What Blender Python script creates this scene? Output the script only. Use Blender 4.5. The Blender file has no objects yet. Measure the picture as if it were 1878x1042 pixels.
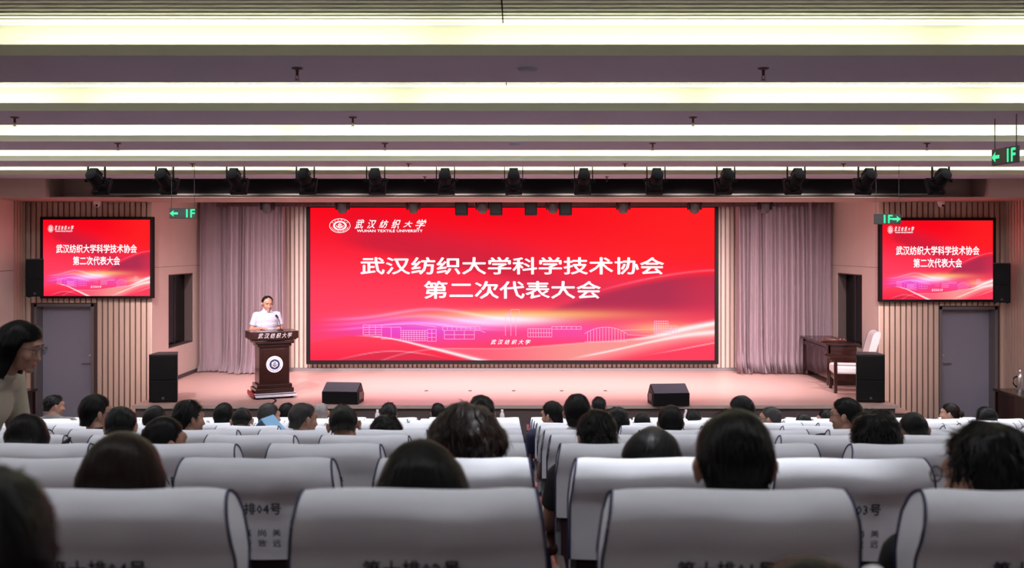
import bpy, bmesh, math, random
import numpy as np
from mathutils import Vector, Matrix, Euler, noise

random.seed(7)
C = bpy.context.scene.collection
PI = math.pi
R = math.radians

# ------------------------------------------------------------------ camera, world, exposure, lights
F = 1826.0            # focal length in pixels of the 1878 px wide frame
CX, CY = 945.0, 455.0  # where the view axis meets the frame
CAMZ = 3.1
cam_d = bpy.data.cameras.new('camera')
cam = bpy.data.objects.new('camera', cam_d)
C.objects.link(cam)
cam.location = (0, 0, CAMZ)
cam.rotation_euler = (PI / 2, 0, 0)
cam_d.sensor_width = 36
cam_d.sensor_fit = 'HORIZONTAL'
cam_d.lens = F / 1878 * 36
cam_d.shift_x = -(CX - 939) / 1878
cam_d.shift_y = -(521 - CY) / 1878
cam_d.clip_start = 0.05
cam_d.dof.use_dof = True
cam_d.dof.focus_distance = 15.0
cam_d.dof.aperture_fstop = 4.2
sc = bpy.context.scene
sc.camera = cam

w = bpy.data.worlds.new('world')
w.use_nodes = True
w.node_tree.nodes['Background'].inputs[0].default_value = (0.5, 0.5, 0.55, 1)
w.node_tree.nodes['Background'].inputs[1].default_value = 0.02
sc.world = w
sc.view_settings.view_transform = 'Standard'
sc.view_settings.look = 'None'
sc.view_settings.exposure = 0.0
sc.view_settings.gamma = 1.0
sc.view_settings.use_curve_mapping = False

HZ = CAMZ + 1.085      # underside of the hanging ceiling slabs
UZ = CAMZ + 1.334      # recess ceiling
SLAB = [5.61 + 2.26 * k for k in range(-3, 5)]   # near edges of the slabs
STAGE_Z = 0.65


def area(name, loc, rot, sx, sy, power, color, spread=PI):
    l = bpy.data.lights.new(name, 'AREA')
    l.shape = 'RECTANGLE'
    l.size, l.size_y = sx, sy
    l.energy = power
    l.color = color
    l.spread = spread
    o = bpy.data.objects.new(name, l)
    o.location = loc
    o.rotation_euler = rot
    C.objects.link(o)
    return o


COVE_TILT = -48
COVE_W = 6.4          # watts per metre of led strip
COVE_COL = (1.0, 1.0, 0.80)
for i, y in enumerate(SLAB):
    rnd = random.Random(i)
    x = -8.4
    while x < 8.3:
        ln = min(rnd.uniform(2.2, 3.4), 8.4 - x)
        area('cove_led', (x + ln / 2, y + 0.10, HZ + 0.03), (R(180 + COVE_TILT), 0, 0), ln - 0.12, 0.03, COVE_W * ln, COVE_COL)
        x += ln
# fill lights added to brighten the chairs, hidden beyond each slab (built as slot_fill_case below)
SLOT_W = 6.0
SLOT_COL = (0.95, 0.97, 1.0)
SLOT_Y = [y + 0.90 + 0.16 for y in SLAB[:-1]]
SLOT_GAIN = [0.25, 0.5, 0.62, 1.0, 2.0, 3.6, 0.35]
for y, gn in zip(SLOT_Y, SLOT_GAIN):
    for xs in (-5.6, 0, 5.6):
        area('slot_fill_light', (xs, y, UZ - 0.05), (0, 0, 0), 5.4, 0.08, SLOT_W * gn * 5.4, SLOT_COL)

dl = bpy.data.lights.new('chair_fill_spot', 'SPOT')  # added spot, out of view in the recess, to whiten a few near chairs
dl.energy = 130
dl.color = (0.95, 0.97, 1.0)
dl.spot_size = R(44)
dl.spot_blend = 0.5
dl.shadow_soft_size = 0.05
do = bpy.data.objects.new('chair_fill_spot', dl)
do.location = (0.45, 3.16, UZ - 0.06)
C.objects.link(do)
SPOT_W = 620
SPOT_COL = (1.0, 0.80, 0.82)
SPOT_X = [173, 298, 428, 556, 685, 813, 942, 1070, 1203, 1331, 1460, 1590, 1725]
SPOT_D = 13.6
spot_pos = []
for px in SPOT_X:
    X = (px + 4 * (px < 900) - CX) * SPOT_D / F
    p = Vector((X, SPOT_D, HZ - 0.16))
    t = Vector((X * 0.85, 19.6, STAGE_Z + 0.25))
    d = (t - p).normalized()
    spot_pos.append((p, d))
    l = bpy.data.lights.new('stage_spot_lamp', 'SPOT')
    l.energy = SPOT_W
    l.color = SPOT_COL
    l.spot_size = R(66)
    l.spot_blend = 1.0
    l.shadow_soft_size = 0.06
    o = bpy.data.objects.new('stage_spot_lamp', l)
    o.location = p + d * 0.30
    o.rotation_euler = d.to_track_quat('-Z', 'Y').to_euler()
    C.objects.link(o)
HEAD_X = [490, 628, 758, 885, 1014, 1143, 1274, 1403]
HEAD_D = 18.2
WASH_W = 120
for px in HEAD_X:
    l = bpy.data.lights.new('wash_lamp', 'SPOT')
    l.energy = WASH_W
    l.color = (1.0, 0.80, 0.88)
    l.spot_size = R(95)
    l.spot_blend = 0.8
    l.shadow_soft_size = 0.08
    o = bpy.data.objects.new('wash_lamp', l)
    o.location = ((px - CX) * HEAD_D / F, HEAD_D, 3.69)
    o.rotation_euler = (R(-8), 0, 0)
    C.objects.link(o)


# ------------------------------------------------------------------ helpers
def lin(c):
    return c / 12.92 if c <= 0.04045 else ((c + 0.055) / 1.055) ** 2.4


def rgb(r, g, b):
    return (lin(r / 255), lin(g / 255), lin(b / 255))


def px(x, y, d):
    return Vector(((x - CX) * d / F, d, CAMZ - (y - CY) * d / F))


_m = {}


def mat(name, col, rough=0.6, metal=0.0, vary=0.08, scale=8.0, bump=0.0, spec=0.5, stretch=(1, 1, 1), sheen=0.0, coat=0.0):
    if name in _m:
        return _m[name]
    m = bpy.data.materials.new(name)
    m.use_nodes = True
    nt = m.node_tree
    b = nt.nodes['Principled BSDF']
    b.inputs['Roughness'].default_value = rough
    b.inputs['Metallic'].default_value = metal
    b.inputs['Specular IOR Level'].default_value = spec
    b.inputs['Coat Weight'].default_value = coat
    if sheen:
        b.inputs['Sheen Weight'].default_value = sheen
    tc = nt.nodes.new('ShaderNodeTexCoord')
    mp = nt.nodes.new('ShaderNodeMapping')
    mp.inputs['Scale'].default_value = stretch
    nz = nt.nodes.new('ShaderNodeTexNoise')
    nz.inputs['Scale'].default_value = scale
    nz.inputs['Detail'].default_value = 4
    mx = nt.nodes.new('ShaderNodeMix')
    mx.data_type = 'RGBA'
    mx.inputs['A'].default_value = (*[max(0, c * (1 - vary)) for c in col], 1)
    mx.inputs['B'].default_value = (*[min(1, c * (1 + vary)) for c in col], 1)
    nt.links.new(tc.outputs['Object'], mp.inputs['Vector'])
    nt.links.new(mp.outputs['Vector'], nz.inputs['Vector'])
    nt.links.new(nz.outputs['Fac'], mx.inputs['Factor'])
    nt.links.new(mx.outputs['Result'], b.inputs['Base Color'])
    if bump:
        bp = nt.nodes.new('ShaderNodeBump')
        bp.inputs['Strength'].default_value = bump
        bp.inputs['Distance'].default_value = 0.01
        nt.links.new(nz.outputs['Fac'], bp.inputs['Height'])
        nt.links.new(bp.outputs['Normal'], b.inputs['Normal'])
    _m[name] = m
    return m


def emit(name, col, strength=1.0):
    if name in _m:
        return _m[name]
    m = bpy.data.materials.new(name)
    m.use_nodes = True
    nt = m.node_tree
    b = nt.nodes['Principled BSDF']
    b.inputs['Base Color'].default_value = (0.01, 0.01, 0.01, 1)
    b.inputs['Emission Color'].default_value = (*col, 1)
    b.inputs['Emission Strength'].default_value = strength
    _m[name] = m
    return m


def mesh_obj(name, me, m=None, parent=None, M=None):
    o = bpy.data.objects.new(name, me)
    C.objects.link(o)
    if m is not None:
        if len(me.materials) == 0:
            me.materials.append(m)
        else:
            o.material_slots[0].link = 'OBJECT'
            o.material_slots[0].material = m
    if parent is not None:
        o.parent = parent
    if M is not None:
        o.matrix_local = M
    return o


def tag(o, label=None, cat=None, group=None, kind=None):
    if label: o['label'] = label
    if cat: o['category'] = cat
    if group: o['group'] = group
    if kind: o['kind'] = kind
    return o


def thing(name, label, cat, loc=(0, 0, 0), rot=(0, 0, 0), group=None):
    o = bpy.data.objects.new(name, None)
    o.empty_display_size = 0.1
    C.objects.link(o)
    o.location = loc
    o.rotation_euler = rot
    return tag(o, label, cat, group)


class MB:
    """collects shapes in one bmesh"""

    def __init__(s):
        s.bm = bmesh.new()

    def box(s, x0, x1, y0, y1, z0, z1, M=None, bevel=0.0):
        r = bmesh.ops.create_cube(s.bm, size=1.0)
        vs = r['verts']
        T = Matrix.Translation(((x0 + x1) / 2, (y0 + y1) / 2, (z0 + z1) / 2)) @ Matrix.Diagonal((abs(x1 - x0), abs(y1 - y0), abs(z1 - z0), 1))
        bmesh.ops.transform(s.bm, matrix=T, verts=vs)
        if bevel:
            es = list({e for v in vs for e in v.link_edges})
            rb = bmesh.ops.bevel(s.bm, geom=es, offset=bevel, segments=2, profile=0.5, affect='EDGES')
            vs = list({v for f in rb['faces'] for v in f.verts} | {v for v in vs if v.is_valid})
        if M is not None:
            bmesh.ops.transform(s.bm, matrix=M, verts=vs)
        return s

    def cyl(s, p0, p1, r0, r1=None, seg=14, caps=True):
        r1 = r0 if r1 is None else r1
        p0, p1 = Vector(p0), Vector(p1)
        d = p1 - p0
        L = max(d.length, 1e-6)
        r = bmesh.ops.create_cone(s.bm, cap_ends=caps, segments=seg, radius1=r0, radius2=max(r1, 1e-5), depth=L)
        M = Matrix.Translation((p0 + p1) / 2) @ d.to_track_quat('Z', 'Y').to_matrix().to_4x4()
        bmesh.ops.transform(s.bm, matrix=M, verts=r['verts'])
        return s

    def ball(s, c, r, sub=2, M=None):
        if not hasattr(r, '__len__'):
            r = (r, r, r)
        q = bmesh.ops.create_icosphere(s.bm, subdivisions=sub, radius=1.0)
        T = Matrix.Translation(Vector(c)) @ Matrix.Diagonal((*r, 1))
        if M is not None:
            T = M @ T
        bmesh.ops.transform(s.bm, matrix=T, verts=q['verts'])
        return s

    def cap(s, p0, p1, r0, r1=None, seg=12):
        r1 = r0 if r1 is None else r1
        s.ball(p0, r0, 2)
        s.ball(p1, r1, 2)
        s.cyl(p0, p1, r0, r1, seg)
        return s

    def tube(s, pts, r, seg=8):
        pts = [Vector(p) for p in pts]
        rings = []
        for i, p in enumerate(pts):
            d = (pts[min(i + 1, len(pts) - 1)] - pts[max(i - 1, 0)]).normalized()
            q = d.to_track_quat('Z', 'Y')
            rings.append([s.bm.verts.new(p + q @ Vector((r * math.cos(2 * PI * k / seg), r * math.sin(2 * PI * k / seg), 0))) for k in range(seg)])
        for a, b in zip(rings, rings[1:]):
            for k in range(seg):
                s.bm.faces.new((a[k], a[(k + 1) % seg], b[(k + 1) % seg], b[k]))
        s.bm.faces.new(rings[0][::-1])
        s.bm.faces.new(rings[-1])
        return s

    def prism(s, poly, a0, a1, axis='x'):
        """extrude a 2D polygon: axis x -> poly in (y,z); y -> (x,z); z -> (x,y)"""
        def mk(p, a):
            return {'x': (a, p[0], p[1]), 'y': (p[0], a, p[1]), 'z': (p[0], p[1], a)}[axis]
        A = [s.bm.verts.new(mk(p, a0)) for p in poly]
        B = [s.bm.verts.new(mk(p, a1)) for p in poly]
        n = len(poly)
        for i in range(n):
            s.bm.faces.new((A[i], A[(i + 1) % n], B[(i + 1) % n], B[i]))
        s.bm.faces.new(A[::-1])
        s.bm.faces.new(B)
        return s

    def lathe(s, prof, c=(0, 0, 0), seg=20):
        rings = []
        c = Vector(c)
        for r, z in prof:
            rings.append([s.bm.verts.new(c + Vector((r * math.cos(2 * PI * k / seg), r * math.sin(2 * PI * k / seg), z))) for k in range(seg)])
        for a, b in zip(rings, rings[1:]):
            for k in range(seg):
                s.bm.faces.new((a[k], a[(k + 1) % seg], b[(k + 1) % seg], b[k]))
        s.bm.faces.new(rings[0][::-1])
        s.bm.faces.new(rings[-1])
        return s

    def mesh(s, name, smooth=False, angle=None):
        bmesh.ops.recalc_face_normals(s.bm, faces=s.bm.faces[:])
        me = bpy.data.meshes.new(name)
        s.bm.to_mesh(me)
        s.bm.free()
        if smooth:
            me.shade_smooth()
        if angle:
            me.shade_smooth()
            try:
                me.set_sharp_from_angle(angle=R(angle))
            except Exception:
                pass
        return me

    def build(s, name, m, parent=None, M=None, smooth=False, angle=None):
        return mesh_obj(name, s.mesh(name, smooth, angle), m, parent, M)


def eval_mesh(o):
    dg = bpy.context.evaluated_depsgraph_get()
    me = bpy.data.meshes.new_from_object(o.evaluated_get(dg))
    return me


def remesh(mb, name, voxel, smooth=2, ratio=1.0):
    o = mb.build(name, None)
    a = o.modifiers.new('r', 'REMESH')
    a.mode = 'VOXEL'
    a.voxel_size = voxel
    if smooth:
        b = o.modifiers.new('s', 'SMOOTH')
        b.iterations = smooth
        b.factor = 0.5
    if ratio < 1:
        c = o.modifiers.new('d', 'DECIMATE')
        c.ratio = ratio
    me = eval_mesh(o)
    old = o.data
    bpy.data.objects.remove(o)
    bpy.data.meshes.remove(old)
    me.name = name
    me.shade_smooth()
    return me


_txt = {}


def text_geo(s, shear=0.0, offset=0.0, spacing=1.0, res=2):
    """outline of a string as (verts Nx2 normalised to its own box 0..1, faces, aspect)"""
    k = (s, shear, offset, spacing)
    if k in _txt:
        return _txt[k]
    cu = bpy.data.curves.new('t', 'FONT')
    cu.body = s
    cu.shear = shear
    cu.offset = offset
    cu.space_character = spacing
    cu.resolution_u = res
    o = bpy.data.objects.new('t', cu)
    C.objects.link(o)
    me = eval_mesh(o)
    v = np.array([p.co[:2] for p in me.vertices])
    f = [list(p.vertices) for p in me.polygons]
    bpy.data.objects.remove(o)
    bpy.data.meshes.remove(me)
    bpy.data.curves.remove(cu)
    lo, hi = v.min(0), v.max(0)
    out = ((v - lo) / (hi - lo), f, (hi - lo)[0] / (hi - lo)[1], hi - lo)
    _txt[k] = out
    return out


def bold_geo(s, fn, kw):
    """outline laid down several times with tiny shifts so the strokes thicken"""
    kw = dict(kw)
    off = kw.pop('offset', 0.0)
    v, f, a, ext = text_geo(s, **kw)
    sh = [(0, 0)] if not off else [(-1, 0), (1, 0), (0, -1), (0, 1)]
    V, Fs = [], []
    du, dv = off / ext[0], off / ext[1]
    for i, (p, q) in enumerate(sh):
        n = len(V)
        V += [fn(c[0] + p * du, c[1] + q * dv) for c in v]
        Fs += [[k + n for k in r] for r in f]
    return V, Fs


def text_map(s, fn, name, m, parent=None, M=None, **kw):
    """lay the string through fn(u,v)->xyz with u,v in its own 0..1 box"""
    me = bpy.data.meshes.new(name)
    V, Fs = bold_geo(s, fn, kw)
    me.from_pydata(V, [], Fs)
    return mesh_obj(name, me, m, parent, M)


def smoothcurve(pts, n=6):
    """Catmull-Rom through 2D points"""
    P = [pts[0]] + list(pts) + [pts[-1]]
    out = []
    for i in range(1, len(P) - 2):
        p0, p1, p2, p3 = [np.array(q, float) for q in P[i - 1:i + 3]]
        for k in range(n):
            t = k / n
            out.append(0.5 * ((2 * p1) + (-p0 + p2) * t + (2 * p0 - 5 * p1 + 4 * p2 - p3) * t * t + (-p0 + 3 * p1 - 3 * p2 + p3) * t ** 3))
    out.append(np.array(P[-2], float))
    return out


ORD = ['zeroth', 'first', 'second', 'third', 'fourth', 'fifth', 'sixth', 'seventh', 'eighth', 'ninth', 'tenth', 'eleventh', 'twelfth', 'thirteenth']

# ------------------------------------------------------------------ materials
M_slab = mat('slab_paint', (0.60, 0.60, 0.76), 0.7, vary=0.03, scale=2)
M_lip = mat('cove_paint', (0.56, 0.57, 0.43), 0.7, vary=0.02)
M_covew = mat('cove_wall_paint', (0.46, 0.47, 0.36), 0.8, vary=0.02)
M_upper = mat('recess_paint', (0.78, 0.78, 0.72), 0.8, vary=0.02)
M_panel = mat('wall_panel_paint', (0.82, 0.67, 0.60), 0.55, vary=0.04, scale=3)
M_slat = mat('slat_wood', (0.76, 0.54, 0.43), 0.5, vary=0.12, scale=6, stretch=(6, 6, 0.3))
M_slatback = mat('slat_backing', (0.10, 0.055, 0.05), 0.8)
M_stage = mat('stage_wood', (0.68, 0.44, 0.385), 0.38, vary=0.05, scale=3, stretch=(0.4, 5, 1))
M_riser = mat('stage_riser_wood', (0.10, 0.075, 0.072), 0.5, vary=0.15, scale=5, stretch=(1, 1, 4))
M_black = mat('black_paint', (0.008, 0.008, 0.009), 0.5, spec=0.15)
M_blackmetal = mat('black_metal', (0.006, 0.006, 0.007), 0.55, spec=0.08)
M_grey = mat('dark_grey_plastic', (0.07, 0.06, 0.065), 0.45)
M_carpet = mat('red_carpet', (0.10, 0.024, 0.03), 0.95, vary=0.3, scale=60, bump=0.4)
M_curtain = mat('lilac_velvet', (0.62, 0.48, 0.53), 0.8, vary=0.05, scale=4, stretch=(3, 3, 0.3), sheen=0.3)
M_cloth = mat('white_cover_cloth', (0.82, 0.835, 0.91), 0.85, vary=0.03, scale=20, bump=0.12)
M_pipe = mat('navy_piping', (0.02, 0.025, 0.09), 0.6)
M_seat = mat('dark_seat_fabric', (0.035, 0.012, 0.016), 0.9, vary=0.2, scale=50)
M_ink = mat('black_ink', (0.02, 0.02, 0.03), 0.8)
M_wood = mat('dark_red_wood', (0.030, 0.009, 0.007), 0.25, vary=0.35, scale=4, stretch=(1, 1, 8), coat=0.3)
M_door = mat('grey_lilac_door', (0.36, 0.34, 0.42), 0.5, vary=0.03)
M_chrome = mat('brushed_steel', (0.7, 0.7, 0.7), 0.25, metal=1.0)
M_white = mat('white_plastic', (0.8, 0.8, 0.82), 0.4)
M_glassdark = mat('dark_window_glass', (0.005, 0.005, 0.007), 0.12, spec=0.12)
M_reveal = mat('window_reveal', (0.09, 0.062, 0.058), 0.6)
M_lintel = mat('lintel_paint', (0.50, 0.38, 0.33), 0.65, vary=0.04)
M_led = emit('led_strip_glow', COVE_COL, 4.0)
M_cream = mat('cream_upholstery', (0.80, 0.76, 0.76), 0.8, vary=0.05, scale=30, bump=0.1)

# ------------------------------------------------------------------ the room
def struct(name, mb, m, parent=None, **kw):
    o = mb.build(name, m, parent, **kw)
    if parent is None:
        o['kind'] = 'structure'
    return o


RW = 8.5
D0, DS, RISE = 1.89, 1.09, 0.17
CH = 1.10               # chair height


def rowD(k): return D0 + DS * k
def rowZ(k): return 1.5345 - RISE * k


fl = MB()
fl.box(-RW, RW, rowD(9) - 0.45, 21.5, -0.2, 0.0)
for k in range(-4, 9):
    fl.box(-RW, RW, rowD(k) - 0.45, rowD(k) + 0.64, -0.2, rowZ(k))
struct('floor', fl, M_carpet)
# stage
st = MB()
st.box(-5.95, 5.95, 15.5, 17.3, STAGE_Z - 0.04, STAGE_Z)
st.box(-6.3, 6.3, 17.3, 20.1, STAGE_Z - 0.04, STAGE_Z)
stage = struct('floor_stage', st, M_stage)
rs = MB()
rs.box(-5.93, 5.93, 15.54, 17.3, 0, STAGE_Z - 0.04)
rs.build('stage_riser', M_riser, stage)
nb = MB()
nb.box(-5.96, 5.96, 15.485, 15.50, STAGE_Z - 0.05, STAGE_Z + 0.003)
nb.build('nosing', mat('nosing', (0.45, 0.36, 0.32), 0.4), stage)
for sgn in (-1, 1):
    for i in range(3):
        z = STAGE_Z - 0.1625 * (i + 1)
        a, b = sgn * (5.95 + 0.29 * i), sgn * (5.95 + 0.29 * (i + 1))
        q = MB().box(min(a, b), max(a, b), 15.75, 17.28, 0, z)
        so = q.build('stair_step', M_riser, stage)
        t = MB().box(min(a, b), max(a, b), 15.72, 17.28, z, z + 0.025)
        t.build('stair_tread', M_stage, so)
for xx in (782, 862, 942, 1030, 1110):
    p = px(xx, 717, 0)
    d = F * (CAMZ - STAGE_Z) / (717 - CY)
    X = (xx - CX) * d / F
    MB().box(X - 0.03, X + 0.03, d - 0.04, d + 0.04, STAGE_Z, STAGE_Z + 0.006).build('floor_socket', M_grey, stage)

# side walls of the hall
for sgn, nm in ((-1, 'wall_left'), (1, 'wall_right')):
    x0 = sgn * RW
    wl = struct(nm, MB().box(x0, x0 + sgn * 0.2, -4, 21.5, -0.2, 4.7), M_slatback)
    zj = 2.72
    end = 16.82 if sgn < 0 else 16.1
    ys = [-4 + (end + 4) * i / 8 for i in range(9)]
    for i in range(8):
        for z0, z1 in ((0, zj - 0.004), (zj + 0.004, 4.6)):
            MB().box(x0 - sgn * 0.03, x0, ys[i] + 0.004, ys[i + 1] - 0.004, z0, z1).build('wall_panel', M_panel, wl)
    y = end + 0.03
    while y < 17.2:
        MB().box(x0 - sgn * 0.035, x0, y, y + 0.062, 0, 3.9).build('slat', M_slat, wl)
        y += 0.0965
struct('wall_back', MB().box(-RW, RW, -4.2, -4, -0.2, 4.7), M_panel)

# front walls left and right of the stage, with slats around a door
FY = 17.3
DOORS = {-1: (-8.365, -7.325, 2.13), 1: (7.37, 8.385, 2.08)}
for sgn, nm in ((-1, 'wall_front_left'), (1, 'wall_front_right')):
    xi, xo = sgn * 6.3, sgn * RW
    dx0, dx1, dz = DOORS[sgn]
    mb = MB()
    lo, hi = min(xi, xo), max(xi, xo)
    mb.box(lo + (0.02 if sgn > 0 else 0), dx0, FY, FY + 0.3, 0, 4.3)
    mb.box(dx1, hi - (0.02 if sgn < 0 else 0), FY, FY + 0.3, 0, 4.3)
    mb.box(dx0, dx1, FY, FY + 0.3, dz, 4.3)
    mb.box(dx0, dx1, FY + 0.3, FY + 0.34, 0, dz)
    wf = struct(nm, mb, M_slatback)
    n = 23
    for i in range(n):
        a = lo + (hi - lo) * i / n + 0.012
        b = a + 0.071
        z0 = 0.0
        if b > dx0 - 0.01 and a < dx1 + 0.01:
            z0 = dz + 0.02
        MB().box(a, b, FY - 0.035, FY, z0, 3.92).build('slat', M_slat, wf)
    # stage side wall: two stacked panels, an opening for the control window
    ws = MB()
    wy0, wy1, wz0, wz1 = 18.09, 19.46, 1.27, 2.615
    X0, X1 = (xi, xi + sgn * 0.25)
    a, b = min(X0, X1), max(X0, X1)
    yf, yb = FY + 0.30, 20.1
    t0, t1 = min(xi, xi + sgn * 0.018), max(xi, xi + sgn * 0.018)
    zj = 2.76
    ws.box(a, b, yf, wy0, 0, zj - 0.003)
    ws.box(t0, t1, FY - 0.036, yf, 0, zj - 0.003)
    ws.box(a, b, wy1, yb, 0, zj - 0.003)
    ws.box(a, b, wy0, wy1, 0, wz0)
    ws.box(a, b, wy0, wy1, wz1, zj - 0.003)
    wso = struct('wall_stage_left' if sgn < 0 else 'wall_stage_right', ws, M_panel)
    MB().box(a, b, yf, yb, zj + 0.003, 4.3).box(t0, t1, FY - 0.036, yf, zj + 0.003, 4.3).build('wall_panel', M_panel, wso)
    MB().box(X0 + sgn * 0.008, X1, yf, yb, zj - 0.003, zj + 0.003).build('panel_joint', M_slatback, wso)
    struct('baseboard_stage_left' if sgn < 0 else 'baseboard_stage_right', MB().box(xi - sgn * 0.015, xi, FY, 19.9, STAGE_Z, STAGE_Z + 0.07), M_grey)
    # control window
    wn = struct('window_1' if sgn < 0 else 'window_2', MB().box(xi + sgn * 0.16, xi + sgn * 0.175, wy0 + 0.02, wy1 - 0.02, wz0 + 0.02, wz1 - 0.02), M_glassdark)
    fr = MB()
    fr.box(xi + sgn * 0.004, xi + sgn * 0.24, wy0, wy0 + 0.02, wz0, wz1)
    fr.box(xi + sgn * 0.004, xi + sgn * 0.24, wy1 - 0.02, wy1, wz0, wz1)
    fr.box(xi + sgn * 0.004, xi + sgn * 0.24, wy0, wy1, wz1 - 0.02, wz1)
    fr.build('window_frame', M_reveal, wn)
    MB().box(xi + sgn * 0.004, xi + sgn * 0.24, wy0, wy1, wz0, wz0 + 0.02).build('window_sill', M_reveal, wn)
    MB().box(xi + sgn * 0.15, xi + sgn * 0.185, 18.86, 18.875, wz0 + 0.02, wz1 - 0.02).build('mullion', M_grey, wn)
    # door
    dn = struct('door_1' if sgn < 0 else 'door_2', MB().box(dx0 + 0.05, dx1 - 0.05, FY + 0.225, FY + 0.265, 0.01, dz - 0.05), M_door)
    f = MB()
    f.box(dx0, dx0 + 0.05, FY + 0.0, FY + 0.30, 0, dz)
    f.box(dx1 - 0.05, dx1, FY + 0.0, FY + 0.30, 0, dz)
    f.box(dx0, dx1, FY + 0.0, FY + 0.30, dz - 0.05, dz)
    f.build('door_frame', mat('door_frame_paint', (0.20, 0.17, 0.18), 0.5), dn)
    hx = dx1 - 0.16 if sgn < 0 else dx0 + 0.16
    h = MB()
    h.cyl((hx, FY + 0.225, 1.08), (hx, FY + 0.17, 1.08), 0.012)
    h.cyl((hx + 0.012 * sgn * -1, FY + 0.172, 1.08), (hx + sgn * 0.12, FY + 0.172, 1.08), 0.010)
    h.build('door_handle', M_chrome, dn)
    MB().cyl((hx, FY + 0.226, 1.21), (hx, FY + 0.215, 1.21), 0.022).build('lock', M_chrome, dn)

# back wall of the stage with ribbed slats
BY = 19.9
wb = struct('wall_stage_back', MB().box(-6.4, 6.4, BY, BY + 0.2, 0, 4.4), mat('rib_backing', (0.30, 0.21, 0.18), 0.8))
x = -4.75
while x < 4.75:
    hidden = -4.0 < x < 3.85
    MB().box(x, x + 0.058, BY - 0.03, BY, STAGE_Z + 0.06, 1.0 if hidden else 4.2).build('slat', mat('rib_wood', (0.66, 0.53, 0.45), 0.5, vary=0.05), wb)
    x += 0.0905
struct('baseboard_stage_back', MB().box(-6.3, 6.3, BY - 0.06, BY, STAGE_Z, STAGE_Z + 0.055), mat('base_grey', (0.22, 0.19, 0.2), 0.4))
struct('ceiling_stage', MB().box(-6.5, 6.5, 16.0, 20.2, 4.42, 4.6), mat('stage_ceiling_dark', (0.10, 0.08, 0.08), 0.8))

# ------------------------------------------------------------------ ceiling: recess ceiling, hanging slabs with cove lips, linear grilles
ceil_o = struct('ceiling', MB().box(-RW, RW, -4.2, 16.2, UZ, UZ + 0.2), M_upper)
M_fin = mat('grille_fin', (0.92, 0.90, 0.76), 0.5, vary=0.03)
M_slot = mat('grille_slot', (0.0015, 0.0012, 0.001), 0.9, spec=0.0)
SW = 0.90
for i, y in enumerate(SLAB):
    last = i == len(SLAB) - 1
    yb = y + SW if not last else 15.62
    so = MB().box(-RW, RW, y + 0.018, yb, HZ, HZ + 0.018).build('soffit_panel', M_slab, ceil_o)
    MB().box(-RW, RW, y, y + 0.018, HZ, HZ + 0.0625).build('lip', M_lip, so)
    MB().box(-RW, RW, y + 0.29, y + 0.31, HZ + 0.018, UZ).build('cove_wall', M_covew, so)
    MB().box(-8.4, 8.4, y + 0.07, y + 0.13, HZ + 0.018, HZ + 0.026).build('led_channel', M_white, so)
    if -1 < y < 9:
        ce = y + 0.29
        g = MB().box(-RW, RW, ce - 0.62, ce - 0.015, UZ - 0.004, UZ - 0.001).build('grille_backing', M_slot, ceil_o)
        for c in (0.06, 0.155, 0.235, 0.315, 0.405, 0.495, 0.585):
            yy = ce - c
            for (xa, xb) in ((-RW, -0.072 - 0.004), (-0.072 + 0.004, RW)):
                MB().box(xa, xb, yy - 0.020, yy + 0.020, UZ - 0.020, UZ - 0.004).build('grille_slat', M_fin, ceil_o)

for y in SLOT_Y:  # casings and glowing panels made up for the added fill lights
    for xs in (-5.6, 0, 5.6):
        q = MB().box(xs - 2.75, xs + 2.75, y - 0.06, y + 0.06, UZ - 0.045, UZ - 0.001).build('slot_fill_case', M_white, ceil_o)
        MB().box(xs - 2.7, xs + 2.7, y - 0.04, y + 0.04, UZ - 0.048, UZ - 0.045).build('fill_panel', emit('slot_fill_glow', (0.95, 0.97, 1.0), 3.0), q)
q = MB().lathe([(0.09, 0.0), (0.09, -0.05), (0.075, -0.05), (0.075, -0.03)], (0.45, 3.16, UZ), 20).build('fill_spot_can', M_white, ceil_o)  # casing made up for the added chair spot
# lintel over the stage front: outer bulkheads, recessed middle, soffit
lt = MB()
lt.box(-RW, -7.36, 15.6, 17.3, CAMZ + 0.796, HZ + 0.3)
lt.box(7.42, RW, 15.6, 17.3, CAMZ + 0.796, HZ + 0.3)
lt.box(-7.36, 7.42, 16.2, 17.3, CAMZ + 0.796, HZ + 0.3)
struct('trim_lintel', lt, M_lintel)
struct('trim_lintel_soffit', MB().box(-7.36, 7.42, 15.75, 16.2, CAMZ + 0.796, CAMZ + 0.81), M_lintel)
v = thing('black_valance', 'long black lighting valance hanging above the stage front under the ceiling', 'valance', (0, 15.72, 3.93))
MB().box(-6.6, 6.70, 0, 0.05, 0.02, 0.30).build('valance_panel', M_black, v)
MB().box(-6.6, 6.70, -0.02, 0.07, 0.0, 0.03).build('bottom_rail', mat('rail_metal', (0.10, 0.10, 0.085), 0.35, metal=0.6), v)

# ------------------------------------------------------------------ screens
def sstep(a, b, x):
    t = np.clip((x - a) / (b - a), 0, 1)
    return t * t * (3 - 2 * t)


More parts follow.
